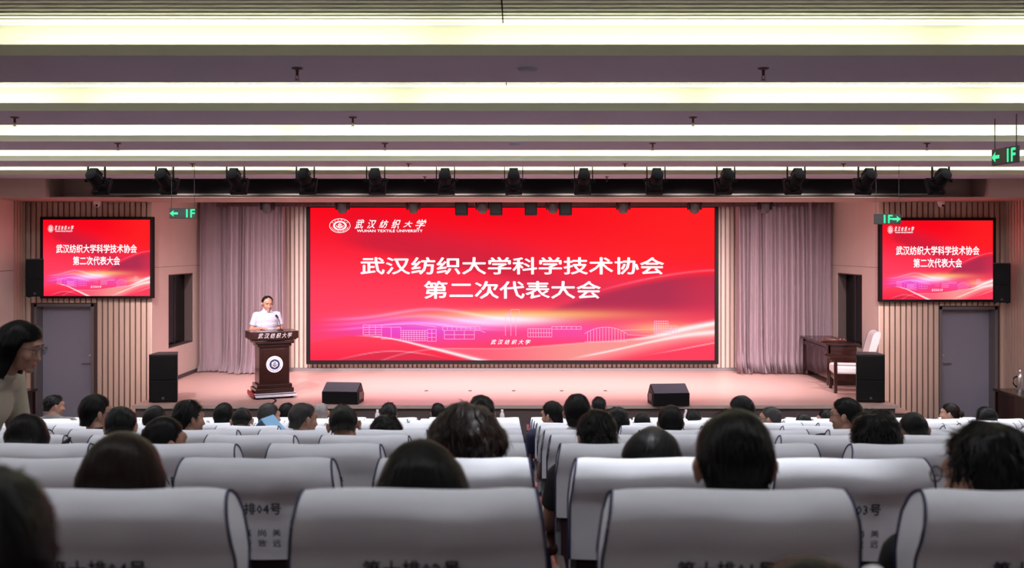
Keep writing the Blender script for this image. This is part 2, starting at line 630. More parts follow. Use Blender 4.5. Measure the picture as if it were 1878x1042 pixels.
def screen_picture():
    nu, nv = 420, 170
    u, v = np.meshgrid(np.linspace(0, 1, nu), np.linspace(0, 1, nv))
    col = lambda *c: np.array(c, float)[None, None, :]
    mixc = lambda a, b, t: a * (1 - t[..., None]) + b * t[..., None]
    img = mixc(col(250, 6, 26) + 0 * u[..., None], col(255, 62, 92) + 0 * u[..., None], sstep(0.0, 0.72, v + 0.12 * (0.5 - u)))
    img = mixc(img, col(255, 32, 34) + 0 * img, 0.85 * sstep(0.45, 0.95, u) * (1 - sstep(0.25, 0.5, v)))
    # darker diagonal veil
    line = 0.22 + 0.52 * (u - 0.08)
    veil = sstep(-0.02, 0.06, line - v + 0.04) * sstep(0.30, 0.05, line - v) * sstep(0.03, 0.16, u) * sstep(0.7, 0.45, u)
    img = mixc(img, col(200, 28, 58) + 0 * img, 0.75 * veil)
    cu = 0.41 + 0.13 * ((1 - u) / 0.28) ** 1.6
    veil2 = sstep(0.0, 0.05, v - cu) * sstep(0.78, 0.60, v) * sstep(0.42, 0.62, u)
    img = mixc(img, col(168, 44, 78) + 0 * img, 0.9 * veil2 * (1 - 0.35 * sstep(0.85, 1, u)))
    veil3 = np.exp(-((v - 0.50 - 0.08 * u) / 0.10) ** 2) * sstep(0.35, 0.55, u) * sstep(0.95, 0.6, u)
    img = mixc(img, col(190, 40, 80) + 0 * img, 0.5 * veil3)
    img = img + 60 * (np.exp(-((v - cu) / 0.006) ** 2) * sstep(0.65, 0.85, u))[..., None]
    # magenta haze and glow
    mg = np.exp(-((v - 0.80) / 0.085) ** 2) * np.exp(-((u - 0.27) / 0.20) ** 2)
    img = mixc(img, col(240, 70, 205) + 0 * img, np.clip(1.05 * mg, 0, 0.95))
    mg = np.exp(-((v - 0.815) / 0.07) ** 2) * np.exp(-((u - 0.66) / 0.17) ** 2)
    img = mixc(img, col(250, 75, 165) + 0 * img, np.clip(0.95 * mg, 0, 1))
    for c, s, uu, su, vv, sv in ((col(255, 190, 110), 0.95, 0.53, 0.27, 0.70, 0.034), (col(255, 250, 235), 1.1, 0.49, 0.12, 0.735, 0.030), (col(255, 190, 245), 0.75, 0.42, 0.16, 0.755, 0.035),
                                 (col(255, 200, 130), 0.8, 0.87, 0.10, 0.79, 0.045)):
        g = s * np.exp(-((u - uu) / su) ** 2) * np.exp(-((v - vv - 0.03 * (u - 0.5) ** 2) / sv) ** 2)
        img = mixc(img, c + 0 * img, np.clip(g, 0, 1))
    # faint light arcs left
    for base, amp, ph, wdt, s in ((0.70, 0.07, 0.0, 0.010, 70), (0.78, 0.05, 0.9, 0.008, 60), (0.74, 0.06, 0.5, 0.012, 45)):
        yv = base + amp * (0.5 - np.exp(-((u - 0.30 + 0.05 * ph) / 0.13) ** 2))
        img = img + s * (np.exp(-((v - yv) / wdt) ** 2) * sstep(0.0, 0.12, u) * sstep(0.55, 0.35, u))[..., None] * col(0.3, 0.7, 0.9)
    cv = lambda pts: np.interp(u, *zip(*pts))
    lh = cv([tuple(p) for p in smoothcurve([(0, 0.885), (0.06, 0.855), (0.117, 0.84), (0.2, 0.858), (0.3, 0.92), (0.42, 1.0), (0.6, 1.12), (1, 1.5)], 8)])
    rh = cv([tuple(p) for p in smoothcurve([(0, 1.25), (0.15, 1.03), (0.285, 0.932), (0.487, 0.922), (0.676, 0.885), (0.80, 0.86), (0.87, 0.825), (0.93, 0.785), (1, 0.75)], 8)])
    r2 = cv([tuple(p) for p in smoothcurve([(0, 1.6), (0.5, 1.10), (0.63, 1.0), (0.74, 0.94), (0.85, 0.875), (0.93, 0.835), (1, 0.815)], 8)])
    r3 = cv([(0, 1.4), (0.78, 0.99), (0.9, 0.935), (1, 0.885)])
    l2 = cv([tuple(p) for p in smoothcurve([(0, 1.06), (0.08, 0.99), (0.17, 0.945), (0.24, 0.945), (0.33, 0.985), (0.45, 1.08), (1, 1.5)], 8)])
    mr = sstep(-0.004, 0.004, v - rh)
    sal = mixc(col(255, 95, 120) + 0 * img, col(250, 150, 145) + 0 * img, sstep(0.38, 0.7, u))
    img = mixc(img, sal, mr)
    m2 = sstep(-0.004, 0.004, v - r2)
    img = mixc(img, mixc(col(255, 150, 150) + 0 * img, col(255, 62, 92) + 0 * img, sstep(0.0, 0.10, v - r2)), m2)
    ml = sstep(-0.004, 0.004, v - lh)
    img = mixc(img, mixc(col(255, 62, 92) + 0 * img, col(255, 40, 72) + 0 * img, sstep(0.84, 1.0, v)), ml)
    m = sstep(-0.003, 0.003, v - l2)
    img = mixc(img, col(222, 40, 72) + 0 * img, 0.8 * m * ml)

    def stroke(c, wdt, s, off=0.0):
        nonlocal img
        g = np.exp(-((v - c - off) / np.maximum(wdt, 1e-4)) ** 2) * s
        img = mixc(img, col(255, 246, 246) + 0 * img, np.clip(g, 0, 1))
    stroke(lh, 0.0035 + 0.009 * sstep(0.15, 0.42, u), sstep(0.10, 0.18, u))
    stroke(l2, 0.004, 0.45 * sstep(0.02, 0.15, u) * sstep(0.36, 0.25, u))
    stroke(rh, 0.004 + 0.016 * sstep(0.75, 0.93, u), 0.35 + 0.65 * sstep(0.72, 0.9, u), 0.008 * sstep(0.75, 0.9, u))
    stroke(r2, 0.006 + 0.012 * sstep(0.8, 1, u), 0.9 * sstep(0.63, 0.72, u))
    stroke(r3, 0.004, 0.55 * sstep(0.8, 0.95, u))
    img = np.clip(img, 0, 255) / 255
    linr = np.where(img <= 0.04045, img / 12.92, ((img + 0.055) / 1.055) ** 2.4)
    # one vertex per sample, unit square centred, in the XZ plane
    xs, zs = (u - 0.5).ravel(), (0.5 - v).ravel()
    co = np.zeros((nu * nv, 3), np.float32)
    co[:, 0] = xs
    co[:, 2] = zs
    idx = np.arange(nu * nv).reshape(nv, nu)
    q = np.stack([idx[:-1, :-1], idx[1:, :-1], idx[1:, 1:], idx[:-1, 1:]], -1).reshape(-1, 4)
    me = bpy.data.meshes.new('display')
    me.from_pydata(co.tolist(), [], q.tolist())
    at = me.color_attributes.new('screen_image', 'FLOAT_COLOR', 'POINT')
    rgba = np.ones((nu * nv, 4), np.float32)
    rgba[:, :3] = linr.reshape(-1, 3)
    at.data.foreach_set('color', rgba.ravel())
    return me


SCR_S = 1.0
M_screen = bpy.data.materials.new('lit_screen_picture')
M_screen.use_nodes = True
_nt = M_screen.node_tree
_b = _nt.nodes['Principled BSDF']
_b.inputs['Base Color'].default_value = (0.002, 0.002, 0.002, 1)
_b.inputs['Roughness'].default_value = 0.9
_b.inputs['Specular IOR Level'].default_value = 0.05
_b.inputs['Emission Strength'].default_value = SCR_S
_a = _nt.nodes.new('ShaderNodeAttribute')
_a.attribute_name = 'screen_image'
_nt.links.new(_a.outputs['Color'], _b.inputs['Emission Color'])
M_sw = emit('screen_white', (1, 0.97, 1.0), 1.15)
M_sp = emit('screen_pink_line', rgb(255, 170, 220), 1.0)

SX0, SX1, SY0, SY1 = 569.0, 1310.5, 381.0, 661.0     # the big picture in pixels
def un(x, y):
    return ((x - SX0) / (SX1 - SX0) - 0.5, 0.5 - (y - SY0) / (SY1 - SY0))


def box_text(s, x0, x1, y0, y1, dy):
    a = un(x0, y1)
    b = un(x1, y0)
    return lambda u, v: (a[0] + (b[0] - a[0]) * u, dy, a[1] + (b[1] - a[1]) * v)


display_me = screen_picture()


def merged_text(items, name):
    V, Fs = [], []
    for s, fn, kw in items:
        v, f = bold_geo(s, fn, kw)
        n = len(V)
        V += v
        Fs += [[i + n for i in q] for q in f]
    me = bpy.data.meshes.new(name)
    me.from_pydata(V, [], Fs)
    return me


UNI = '武汉纺织大学'
title_me = merged_text([('武汉纺织大学科学技术协会', box_text('', 662, 1217, 472, 503, -0.012), dict(offset=0.018, spacing=1.0)),
                        ('第二次代表大会', box_text('', 778, 1101, 516, 547.5, -0.012), dict(offset=0.018, spacing=1.0))], 'title_lettering')
script_items = []
for i, ch in enumerate(UNI):
    x0 = 651 + i * 22.2
    hgt = [15, 14, 13, 15, 10, 15][i]
    script_items.append((ch, box_text('', x0, x0 + 17 + (i == 5) * 3, 412 - hgt * 0.62, 412 + hgt * 0.5, -0.012), dict(shear=0.35, offset=0.012)))
script_items.append(('WUHAN TEXTILE UNIVERSITY', box_text('', 655, 775, 421.3, 425.8, -0.012), dict(offset=0.02, spacing=1.05)))
script_me = merged_text(script_items, 'university_lettering')
small_me = merged_text([(ch, box_text('', 900 + i * 12.6, 910 + i * 12.6, 623, 631.5, -0.012), dict(shear=0.35, offset=0.012)) for i, ch in enumerate(UNI)], 'small_lettering')


def ribbons(segs, wpx, fn, name):
    V, Fs = [], []
    for (x0, y0, x1, y1) in segs:
        d = Vector((x1 - x0, y1 - y0))
        n = Vector((-d.y, d.x)).normalized() * wpx / 2
        k = len(V)
        for (a, b) in ((x0 + n.x, y0 + n.y), (x0 - n.x, y0 - n.y), (x1 - n.x, y1 - n.y), (x1 + n.x, y1 + n.y)):
            V.append(fn(a, b))
        Fs.append([k, k + 1, k + 2, k + 3])
    me = bpy.data.meshes.new(name)
    me.from_pydata(V, [], Fs)
    return me


def circ(cx, cy, rx, ry, n=40):
    p = [(cx + rx * math.cos(2 * PI * i / n), cy + ry * math.sin(2 * PI * i / n)) for i in range(n + 1)]
    return [(*a, *b) for a, b in zip(p, p[1:])]


def poly(*p):
    return [(*a, *b) for a, b in zip(p, p[1:])]


segs = []
# slab blocks, towers, halls of the line-drawn campus
for x0, x1, y0, y1, nx, ny in ((666, 700, 596, 614, 3, 4), (735, 784, 606, 625, 10, 5), (812, 880, 599, 606, 8, 1), (815, 870, 606, 622, 3, 2), (968, 1012, 603, 618, 9, 2), (1012, 1066, 599, 604, 6, 1),
                               (1200, 1225, 589, 611, 6, 5), (1225, 1242, 598, 611, 3, 3), (700, 735, 600, 622, 2, 1), (784, 800, 604, 626, 2, 3)):
    for i in range(nx + 1):
        xx = x0 + (x1 - x0) * i / nx
        segs.append((xx, y0, xx, y1))
    for j in range(ny + 1):
        yy = y0 + (y1 - y0) * j / ny
        segs.append((x0, yy, x1, yy))
segs += poly((927, 616), (927, 577), (937, 577), (937, 568), (952, 568), (952, 574), (957, 580), (946, 580), (946, 616)) + poly((937, 577), (937, 616)) + poly((927, 580), (937, 580))
segs += poly((690, 596), (760, 594), (800, 600)) + poly((880, 606), (890, 610))
dome = [(1072 + 78 * t, 627 - 27 * math.sin(PI * (0.12 + 0.76 * t)) ** 0.6) for t in [i / 14 for i in range(15)]]
segs += poly(*dome)
for p in dome[1:-1]:
    segs.append((p[0], p[1], p[0], 627))
segs += poly((1072, 627), (1150, 627)) + poly((1140, 606), (1200, 604)) + poly((1150, 614), (1205, 616))
line_me = ribbons(segs, 0.75, lambda a, b: (un(a, b)[0], -0.008, un(a, b)[1]), 'campus_line_drawing')
# emblem: two rings, a white seal with a looped thread and an open book
ecx, ecy = 623.5, 414.0
K = 1.5
es = circ(ecx, ecy, 18.8, 12.8)
emb_ring = ribbons(es, 0.9, lambda a, b: (un(a, b)[0], -0.012, un(a, b)[1]), 'emblem_ring')


def seal(cx, cy, rx, ry, glyph, fn, y0, n=36):
    """annulus of the seal plus thread glyph and book, flat"""
    V, Fs = [], []
    for i in range(n):
        t = 2 * PI * i / n
        V += [fn(cx + rx * math.cos(t), cy + ry * math.sin(t), y0), fn(cx + rx * 0.72 * math.cos(t), cy + ry * 0.72 * math.sin(t), y0)]
    for i in range(n):
        a, b = 2 * i, 2 * ((i + 1) % n)
        Fs.append([a, b, b + 1, a + 1])
    if glyph:
        def seg2(pts, wd):
            for (xa, ya), (xb, yb) in zip(pts, pts[1:]):
                d = Vector((xb - xa, yb - ya))
                m = Vector((-d.y, d.x)).normalized() * wd / 2
                k = len(V)
                for q in ((xa + m.x, ya + m.y), (xa - m.x, ya - m.y), (xb - m.x, yb - m.y), (xb + m.x, yb + m.y)):
                    V.append(fn(cx + q[0] * rx, cy + q[1] * ry, y0))
                Fs.append([k, k + 1, k + 2, k + 3])
        seg2([(0.05, -0.52), (-0.26, -0.22), (0.0, -0.06), (0.26, -0.24), (0.05, -0.40)], 0.13)
        seg2([(0.0, -0.06), (-0.30, 0.18), (0.0, 0.32), (0.28, 0.12), (0.16, 0.0)], 0.13)
        seg2([(-0.46, 0.26), (-0.2, 0.38), (0.0, 0.5), (0.2, 0.38), (0.46, 0.26)], 0.12)
        seg2([(-0.50, -0.1), (-0.46, 0.26)], 0.09)
        seg2([(0.50, -0.1), (0.46, 0.26)], 0.09)
    return V, Fs


V, Fs = seal(ecx, ecy, 12.4, 8.6, True, lambda a, b, y: (un(a, b)[0], y, un(a, b)[1]), -0.012)
seal_me = bpy.data.meshes.new('emblem_seal')
seal_me.from_pydata(V, [], Fs)
it = []
for i, ch in enumerate(UNI):
    t = PI * (1.18 + 0.64 * i / 5)
    x, y = ecx + 15.6 * math.cos(t), ecy + 10.7 * math.sin(t)
    it.append((ch, box_text('', x - 1.5, x + 1.5, y - 1.1, y + 1.1, -0.012), {}))
for i, ch in enumerate('WUHANTEXTILEUNIVERSITY'):
    t = PI * (0.93 - 0.86 * i / 21)
    x, y = ecx + 15.6 * math.cos(t), ecy + 10.7 * math.sin(t)
    it.append((ch, box_text('', x - 0.7, x + 0.7, y - 0.8, y + 0.8, -0.012), {}))
emb_txt = merged_text(it, 'emblem_lettering')


def led_screen(name, label, X0, X1, Z0, Z1, D, fw, fb, ft):
    cx, cz = (X0 + X1) / 2, (Z0 + Z1) / 2
    t = thing(name, label, 'screen', (cx, D, cz))
    Wd, Hd = X1 - X0, Z1 - Z0
    S = Matrix.Diagonal((Wd, 1, Hd, 1))
    mesh_obj('display', display_me, M_screen, t, S)
    for nm, me, m in (('campus_line_drawing', line_me, M_sp), ('title_lettering', title_me, M_sw), ('university_lettering', script_me, M_sw), ('small_lettering', small_me, M_sw),
                      ('emblem_ring', emb_ring, M_sw), ('emblem_seal', seal_me, M_sw), ('emblem_lettering', emb_txt, M_sw)):
        q = mesh_obj(nm, me, m, t, S)
        if nm == 'campus_line_drawing':
            q['kind'] = 'stuff'
    MB().box(-Wd / 2 - fw * 0.5, Wd / 2 + fw * 0.5, 0.01, 0.11, -Hd / 2 - fb * 0.5, Hd / 2 + ft * 0.5).build('casing', M_black, t)
    f = MB()
    f.box(-Wd / 2 - fw, -Wd / 2, -0.03, 0.10, -Hd / 2 - fb, Hd / 2 + ft, bevel=0.006)
    f.box(Wd / 2, Wd / 2 + fw, -0.03, 0.10, -Hd / 2 - fb, Hd / 2 + ft, bevel=0.006)
    f.box(-Wd / 2, Wd / 2, -0.03, 0.10, Hd / 2, Hd / 2 + ft)
    f.box(-Wd / 2, Wd / 2, -0.03, 0.10, -Hd / 2 - fb, -Hd / 2)
    f.build('bezel', M_black, t)
    return t


BD = 19.68
led_screen('led_screen', 'huge red LED screen with white Chinese title filling the back of the stage', (569 - CX) * BD / F, (1310.5 - CX) * BD / F, CAMZ - (661 - CY) * BD / F, CAMZ - (381 - CY) * BD / F, BD, 0.075, 0.075, 0.03)
SD = 17.14
led_screen('wall_screen', 'smaller red screen on the slatted wall above the left door', (79 - CX) * SD / F, (276 - CX) * SD / F, CAMZ - (543 - CY) * SD / F, CAMZ - (403 - CY) * SD / F, SD, 0.04, 0.04, 0.05)
led_screen('wall_screen', 'smaller red screen on the slatted wall above the right door', (1617.5 - CX) * SD / F, (1821 - CX) * SD / F, CAMZ - (549.5 - CY) * SD / F, CAMZ - (404.5 - CY) * SD / F, SD, 0.04, 0.04, 0.05)

# ------------------------------------------------------------------ curtains and valance
def curtain(name, label, xa, xb, y, ztop, pleats, seed, amp=0.09):
    rnd = random.Random(seed)
    n, m = pleats * 10, 16
    edges = [0]
    for i in range(pleats):
        edges.append(edges[-1] + rnd.uniform(0.4, 1.7))
    tot = edges[-1]
    amps = [amp * rnd.uniform(0.3, 1.2) for _ in range(pleats)]
    drift = [rnd.uniform(-1, 1) * 0.05 for _ in range(pleats + 1)]
    bm = bmesh.new()
    g = []
    for j in range(m + 1):
        t = j / m
        z = ztop + (STAGE_Z + 0.004 - ztop) * t
        row = []
        for i in range(n + 1):
            k = min(i // 10, pleats - 1)
            f = (i - k * 10) / 10
            u = (edges[k] + (edges[k + 1] - edges[k]) * f) / tot
            dr = drift[k] * (1 - f) + drift[k + 1] * f
            x = xa + (xb - xa) * u + dr * (t ** 1.5)
            yy = y - amps[k] * (0.7 + 0.5 * t) * abs(math.sin(PI * f)) ** 1.4 + 0.015 * math.sin(7 * u + 5 * t + seed)
            if t > 0.93:
                yy -= 0.16 * ((t - 0.93) / 0.07) ** 2 * (0.6 + 0.6 * math.sin(i * 1.3))
                z = max(z, STAGE_Z + 0.004 + 0.012 * (1 + math.sin(i * 0.9)) * (t > 0.97))
            row.append(bm.verts.new((x, yy, z)))
        g.append(row)
    for j in range(m):
        for i in range(n):
            bm.faces.new((g[j][i], g[j][i + 1], g[j + 1][i + 1], g[j + 1][i]))
    bmesh.ops.solidify(bm, geom=bm.faces[:], thickness=0.008)
    mb = MB()
    mb.bm.free()
    mb.bm = bm
    o = mb.build(name, M_curtain, smooth=True)
    return tag(o, label, 'curtain', 'stage curtains')


curtain('stage_curtain', 'lilac pleated stage curtain hanging at the left, farther panel beside the wall', -6.25, -5.45, 19.74, 4.42, 7, 1, 0.10)
curtain('stage_curtain', 'lilac pleated stage curtain behind the lectern, nearer wider panel', -5.60, -4.50, 19.5, 4.42, 13, 2, 0.15)
curtain('stage_curtain', 'lilac pleated stage curtain right of the big screen, wider panel', 4.33, 5.80, 19.5, 4.42, 17, 3, 0.15)
curtain('stage_curtain', 'lilac pleated stage curtain at the far right, narrow panel beside the wall', 5.65, 6.26, 19.74, 4.42, 5, 4, 0.10)
# short gathered pelmet along the track
bm = bmesh.new()
rows = []
for z in (4.42, 3.895):
    rows.append([bm.verts.new((-5.75 + 11.3 * i / 700, 19.15 - 0.018 * abs(math.sin(i * 0.62)) + 0.006 * math.sin(i * 0.17), z)) for i in range(701)])
for i in range(700):
    bm.faces.new((rows[0][i], rows[0][i + 1], rows[1][i + 1], rows[1][i]))
bmesh.ops.solidify(bm, geom=bm.faces[:], thickness=0.006)
mb = MB(); mb.bm.free(); mb.bm = bm
tag(mb.build('curtain_pelmet', M_curtain, smooth=True), 'short gathered lilac pelmet running along the top of the stage back', 'pelmet')

# ------------------------------------------------------------------ stage spotlights in the last cove
tag(MB().tube([(-6.6, SPOT_D, HZ + 0.192), (6.7, SPOT_D, HZ + 0.192)], 0.024, 10).build('lighting_bar', M_blackmetal), 'black lighting bar carrying the row of stage spotlights', 'bar')
SIDE = ['first', 'second', 'third', 'fourth', 'fifth', 'sixth', 'seventh', 'eighth', 'ninth', 'tenth', 'eleventh', 'twelfth', 'thirteenth']


def make_spot():
    """parts in the lamp's own frame; body points along +Y"""
    b = MB()
    b.lathe([(0.03, -0.17), (0.075, -0.165), (0.085, -0.10), (0.085, 0.02), (0.10, 0.04), (0.10, 0.14)], seg=18)
    bmesh.ops.rotate(b.bm, verts=b.bm.verts[:], cent=(0, 0, 0), matrix=Matrix.Rotation(-PI / 2, 3, 'X'))
    b.box(-0.06, 0.06, -0.14, 0.02, 0.06, 0.115, bevel=0.008)
    body = b.mesh('lamp_body', angle=35)
    f = MB()
    for s in (-1, 1):
        f.box(s * 0.115, s * 0.10, 0.13, 0.20, -0.115, 0.115)
        f.box(-0.115, 0.115, 0.13, 0.20, s * 0.10, s * 0.115)
    frame = f.mesh('gel_frame')
    l = MB().cyl((0, 0.11, 0), (0, 0.125, 0), 0.09, seg=18)
    lens = l.mesh('lens')
    return body, frame, lens


sp_body, sp_frame, sp_lens = make_spot()
M_lens = emit('lamp_lens', (1.0, 0.86, 0.88), 3.0)
yk = MB()
for s in (-1, 1):
    yk.box(s * 0.118, s * 0.130, -0.018, 0.018, -0.02, 0.24)
yk.box(-0.130, 0.130, -0.018, 0.018, 0.235, 0.247)
yk.cyl((0, 0, 0.24), (0, 0, 0.31), 0.014)
yk.box(-0.03, 0.03, -0.035, 0.035, 0.255, 0.325, bevel=0.008)
yoke_me = yk.mesh('yoke')
kn = MB()
for s in (-1, 1):
    kn.cyl((s * 0.085, 0, 0), (s * 0.155, 0, 0), 0.012)
    kn.cyl((s * 0.145, 0, 0), (s * 0.165, 0, 0), 0.026, seg=8)
knob_me = kn.mesh('tilt_knob')
for i, (p, d) in enumerate(spot_pos):
    yaw = math.atan2(-d.x, d.y)
    tilt = math.asin(d.z)
    t = thing('stage_spotlight', '%s black stage spotlight from the left in the row under the last ceiling cove' % SIDE[i], 'spotlight', p, (0, 0, yaw), 'stage spotlights')
    mesh_obj('yoke', yoke_me, M_blackmetal, t)
    mesh_obj('tilt_knob', knob_me, M_blackmetal, t)
    b = mesh_obj('lamp_body', sp_body, M_blackmetal, t, Matrix.Rotation(tilt, 4, 'X'))
    mesh_obj('gel_frame', sp_frame, M_blackmetal, b)
    mesh_obj('lens', sp_lens, M_lens, b)

# moving heads over the stage
hb = MB().box(-0.13, 0.13, -0.11, 0.11, 0.20, 0.32, bevel=0.015)
mh_base = hb.mesh('lamp_base', angle=35)
hy = MB()
for s in (-1, 1):
    hy.prism([(-0.05, 0.21), (0.05, 0.21), (0.04, -0.05), (-0.04, -0.05)], s * 0.10, s * 0.128, 'x')
hy.box(-0.128, 0.128, -0.05, 0.05, 0.19, 0.212)
mh_yoke = hy.mesh('yoke')
hh = MB().lathe([(0.02, 0.13), (0.07, 0.125), (0.088, 0.06), (0.092, -0.03), (0.08, -0.09), (0.05, -0.115), (0.01, -0.12)], seg=20)
mh_head = hh.mesh('lamp_head', smooth=True)
for i, xx in enumerate(HEAD_X):
    t = thing('moving_head_light', '%s dark moving head light from the left, hanging under the stage lintel' % SIDE[i], 'stage light', ((xx - CX) * HEAD_D / F, HEAD_D, 3.85), (0, 0, 0), 'moving head lights')
    mesh_obj('lamp_base', mh_base, M_black, t)
    mesh_obj('yoke', mh_yoke, M_black, t)
    mesh_obj('lamp_head', mh_head, M_grey, t, Matrix.Rotation(R(20), 4, 'X'))
    MB().cyl((0, 0, 0.31), (0, 0, 0.57), 0.02).build('hanging_clamp', M_black, t)
# four small black hanging boxes
bx = MB().box(-0.11, 0.11, -0.11, 0.11, -0.15, 0.15, bevel=0.01)
hbx = bx.mesh('cabinet', angle=35)
gx = MB().box(-0.095, 0.095, -0.125, -0.108, -0.135, 0.135, bevel=0.006)
hgx = gx.mesh('front_grille')
for i, xx in enumerate((846.5, 910, 973.5, 1037)):
    p = px(xx, 395, 17.8)
    t = thing('hanging_speaker', '%s small black box speaker from the left hanging over the big screen' % SIDE[i], 'speaker', (p.x, 17.8, p.z + 0.15), (R(-4), 0, 0), 'hanging box speakers')
    mesh_obj('cabinet', hbx, M_black, t)
    mesh_obj('front_grille', hgx, M_black, t)
    MB().tube([(0, 0, 0.14), (0, 0, 0.60)], 0.015).build('hanging_rod', M_blackmetal, t)

# ------------------------------------------------------------------ sprinklers, ceiling discs, dome cameras, exit signs
sk = MB()
sk.lathe([(0.05, 0.0), (0.05, -0.006), (0.03, -0.012), (0.014, -0.014), (0.012, -0.05), (0.016, -0.055)], seg=14)
spr_body = sk.mesh('sprinkler_body', angle=40)
df = MB()
for s in (-1, 1):
    df.tube([(s * 0.010, 0, -0.05), (s * 0.016, 0, -0.065), (s * 0.004, 0, -0.082)], 0.003, 6)
df.lathe([(0.004, -0.079), (0.024, -0.084), (0.024, -0.087), (0.004, -0.088)], seg=12)
spr_def = df.mesh('deflector')
SPR = [(6.0, (545, 1400), 'nearest'), (8.25, (27, 647, 1271), 'second'), (10.3, (216, 706, 1197, 1700), 'third'), (12.8, (353, 749, 1146, 1547), 'fourth'), (15.1, (448, 779, 1113, 1447), 'fifth')]
M_spr = mat('sprinkler_brass', (0.10, 0.05, 0.05), 0.4, metal=0.5)
for d, xs, nm in SPR:
    for i, xx in enumerate(xs):
        t = thing('sprinkler', 'ceiling sprinkler under the %s ceiling slab, %s from the left' % (nm, ORD[i + 1]), 'sprinkler', ((xx - CX) * d / F, d, HZ), (0, 0, 0), 'ceiling sprinklers')
        t.scale = (0.7, 0.7, 0.85)
        mesh_obj('sprinkler_body', spr_body, M_spr, t)
        mesh_obj('deflector', spr_def, M_spr, t)
for d, xx, lb in ((6.02, 968, 'flat round detector on the nearest ceiling slab, in the middle'), (10.35, 945, 'flat round detector on the third ceiling slab, in the middle')):
    t = thing('ceiling_detector', lb, 'detector', ((xx - CX) * d / F, d, HZ))
    MB().lathe([(0.06, 0.0), (0.058, -0.012), (0.045, -0.02), (0.02, -0.022)], seg=24).build('detector_body', M_slab, t, angle=40)
    MB().lathe([(0.068, 0.0), (0.066, -0.004)], seg=24).build('mounting_ring', M_slab, t)
for xx, yy, lb in ((178, 373, 'white dome camera above the left wall screen'), (1726, 376, 'white dome camera above the right wall screen')):
    d = 16.9
    p = px(xx, yy, d)
    t = thing('dome_camera', lb, 'camera', (p.x, d, CAMZ + 0.796))
    MB().lathe([(0.062, 0.0), (0.062, -0.045), (0.055, -0.055)], seg=20).build('housing', M_white, t, angle=40)
    MB().ball((0, 0, -0.055), (0.052, 0.052, 0.05), 3).build('dome', M_white, t, smooth=True)
    MB().ball((0.01, -0.040, -0.075), (0.022, 0.02, 0.022), 2).build('lens', M_black, t, smooth=True)


M_green = emit('exit_green', rgb(60, 255, 170), 1.0)
M_signbox = mat('sign_grey', (0.045, 0.05, 0.05), 0.4)
def exit_sign(loc, rot, label, arrow, wire, order):
    t = thing('exit_sign', label, 'sign', loc, rot, 'hanging exit signs')
    MB().box(-0.175, 0.175, -0.015, 0.015, -0.068, 0.068, bevel=0.006).build('sign_box', M_signbox, t)
    y = -0.0165
    s = 1 if arrow == 'right' else -1
    ax = 0.115 * s
    pts = [(0.055, 0), (0.0, 0.045), (0.005, 0.015), (-0.055, 0.015), (-0.055, -0.015), (0.005, -0.015), (0.0, -0.045)]
    bm = MB()
    bm.bm.faces.new([bm.bm.verts.new((ax + s * a, y, b)) for a, b in pts])
    bm.build('arrow', M_green, t)
    fx = order
    text_map('1F', lambda u, v: (fx - 0.055 + 0.11 * u, y, -0.052 + 0.104 * v), 'floor_lettering', M_green, t, offset=0.03)
    for k in (-0.15, 0.15):
        MB().tube([(k, 0, 0.06), (k, 0, wire)], 0.004, 6).build('hanging_wire', M_grey, t)
    return t


p = px(335.5, 391.5, 13.1)
exit_sign(p, (0, 0, 0), 'green exit sign with left arrow hanging before the left stage wall', 'left', HZ - p.z, 0.105)
p = px(1627.5, 402, 13.1)
exit_sign(p, (0, 0, 0), 'green exit sign with right arrow hanging before the right wall screen', 'right', HZ - p.z, 0.005)
p = px(1844, 286, 8.2)
exit_sign(p, (0, 0, R(-84)), 'green exit sign seen edge-on hanging near the right end of the ceiling', 'left', HZ - p.z, 0.105)

# ------------------------------------------------------------------ loudspeakers
def grille_speaker(name, label, loc, rot, wd, dp, h, on=None):
    t = thing(name, label, 'speaker', loc, rot, 'black loudspeakers')
    hw = wd / 2
    p = [(-hw, -dp / 2), (hw, -dp / 2), (hw * 0.7, dp / 2), (-hw * 0.7, dp / 2)]
    MB().prism(p, 0.012, h - 0.004, 'z').build('cabinet', M_black, t)
    MB().box(-hw + 0.015, hw - 0.015, -dp / 2 - 0.012, -dp / 2, 0.03, h * 0.46, bevel=0.005).build('lower_grille', M_black, t)
    MB().box(-hw + 0.015, hw - 0.015, -dp / 2 - 0.012, -dp / 2, h * 0.48, h - 0.02, bevel=0.005).build('upper_grille', M_black, t)
    MB().cyl((0, -dp / 2 - 0.012, h * 0.10), (0, -dp / 2 - 0.018, h * 0.10), 0.022).build('badge', M_grey, t)
    MB().prism([(q[0] * 1.01, q[1] * 1.01) for q in p], h - 0.006, h + 0.008, 'z').build('top_panel', mat('speaker_top', (0.05, 0.045, 0.055), 0.5), t)
    for s in (-1, 1):
        MB().cyl((s * hw * 0.7, -dp * 0.3, 0), (s * hw * 0.7, -dp * 0.3, 0.014), 0.02).build('foot', M_black, t)
    return t


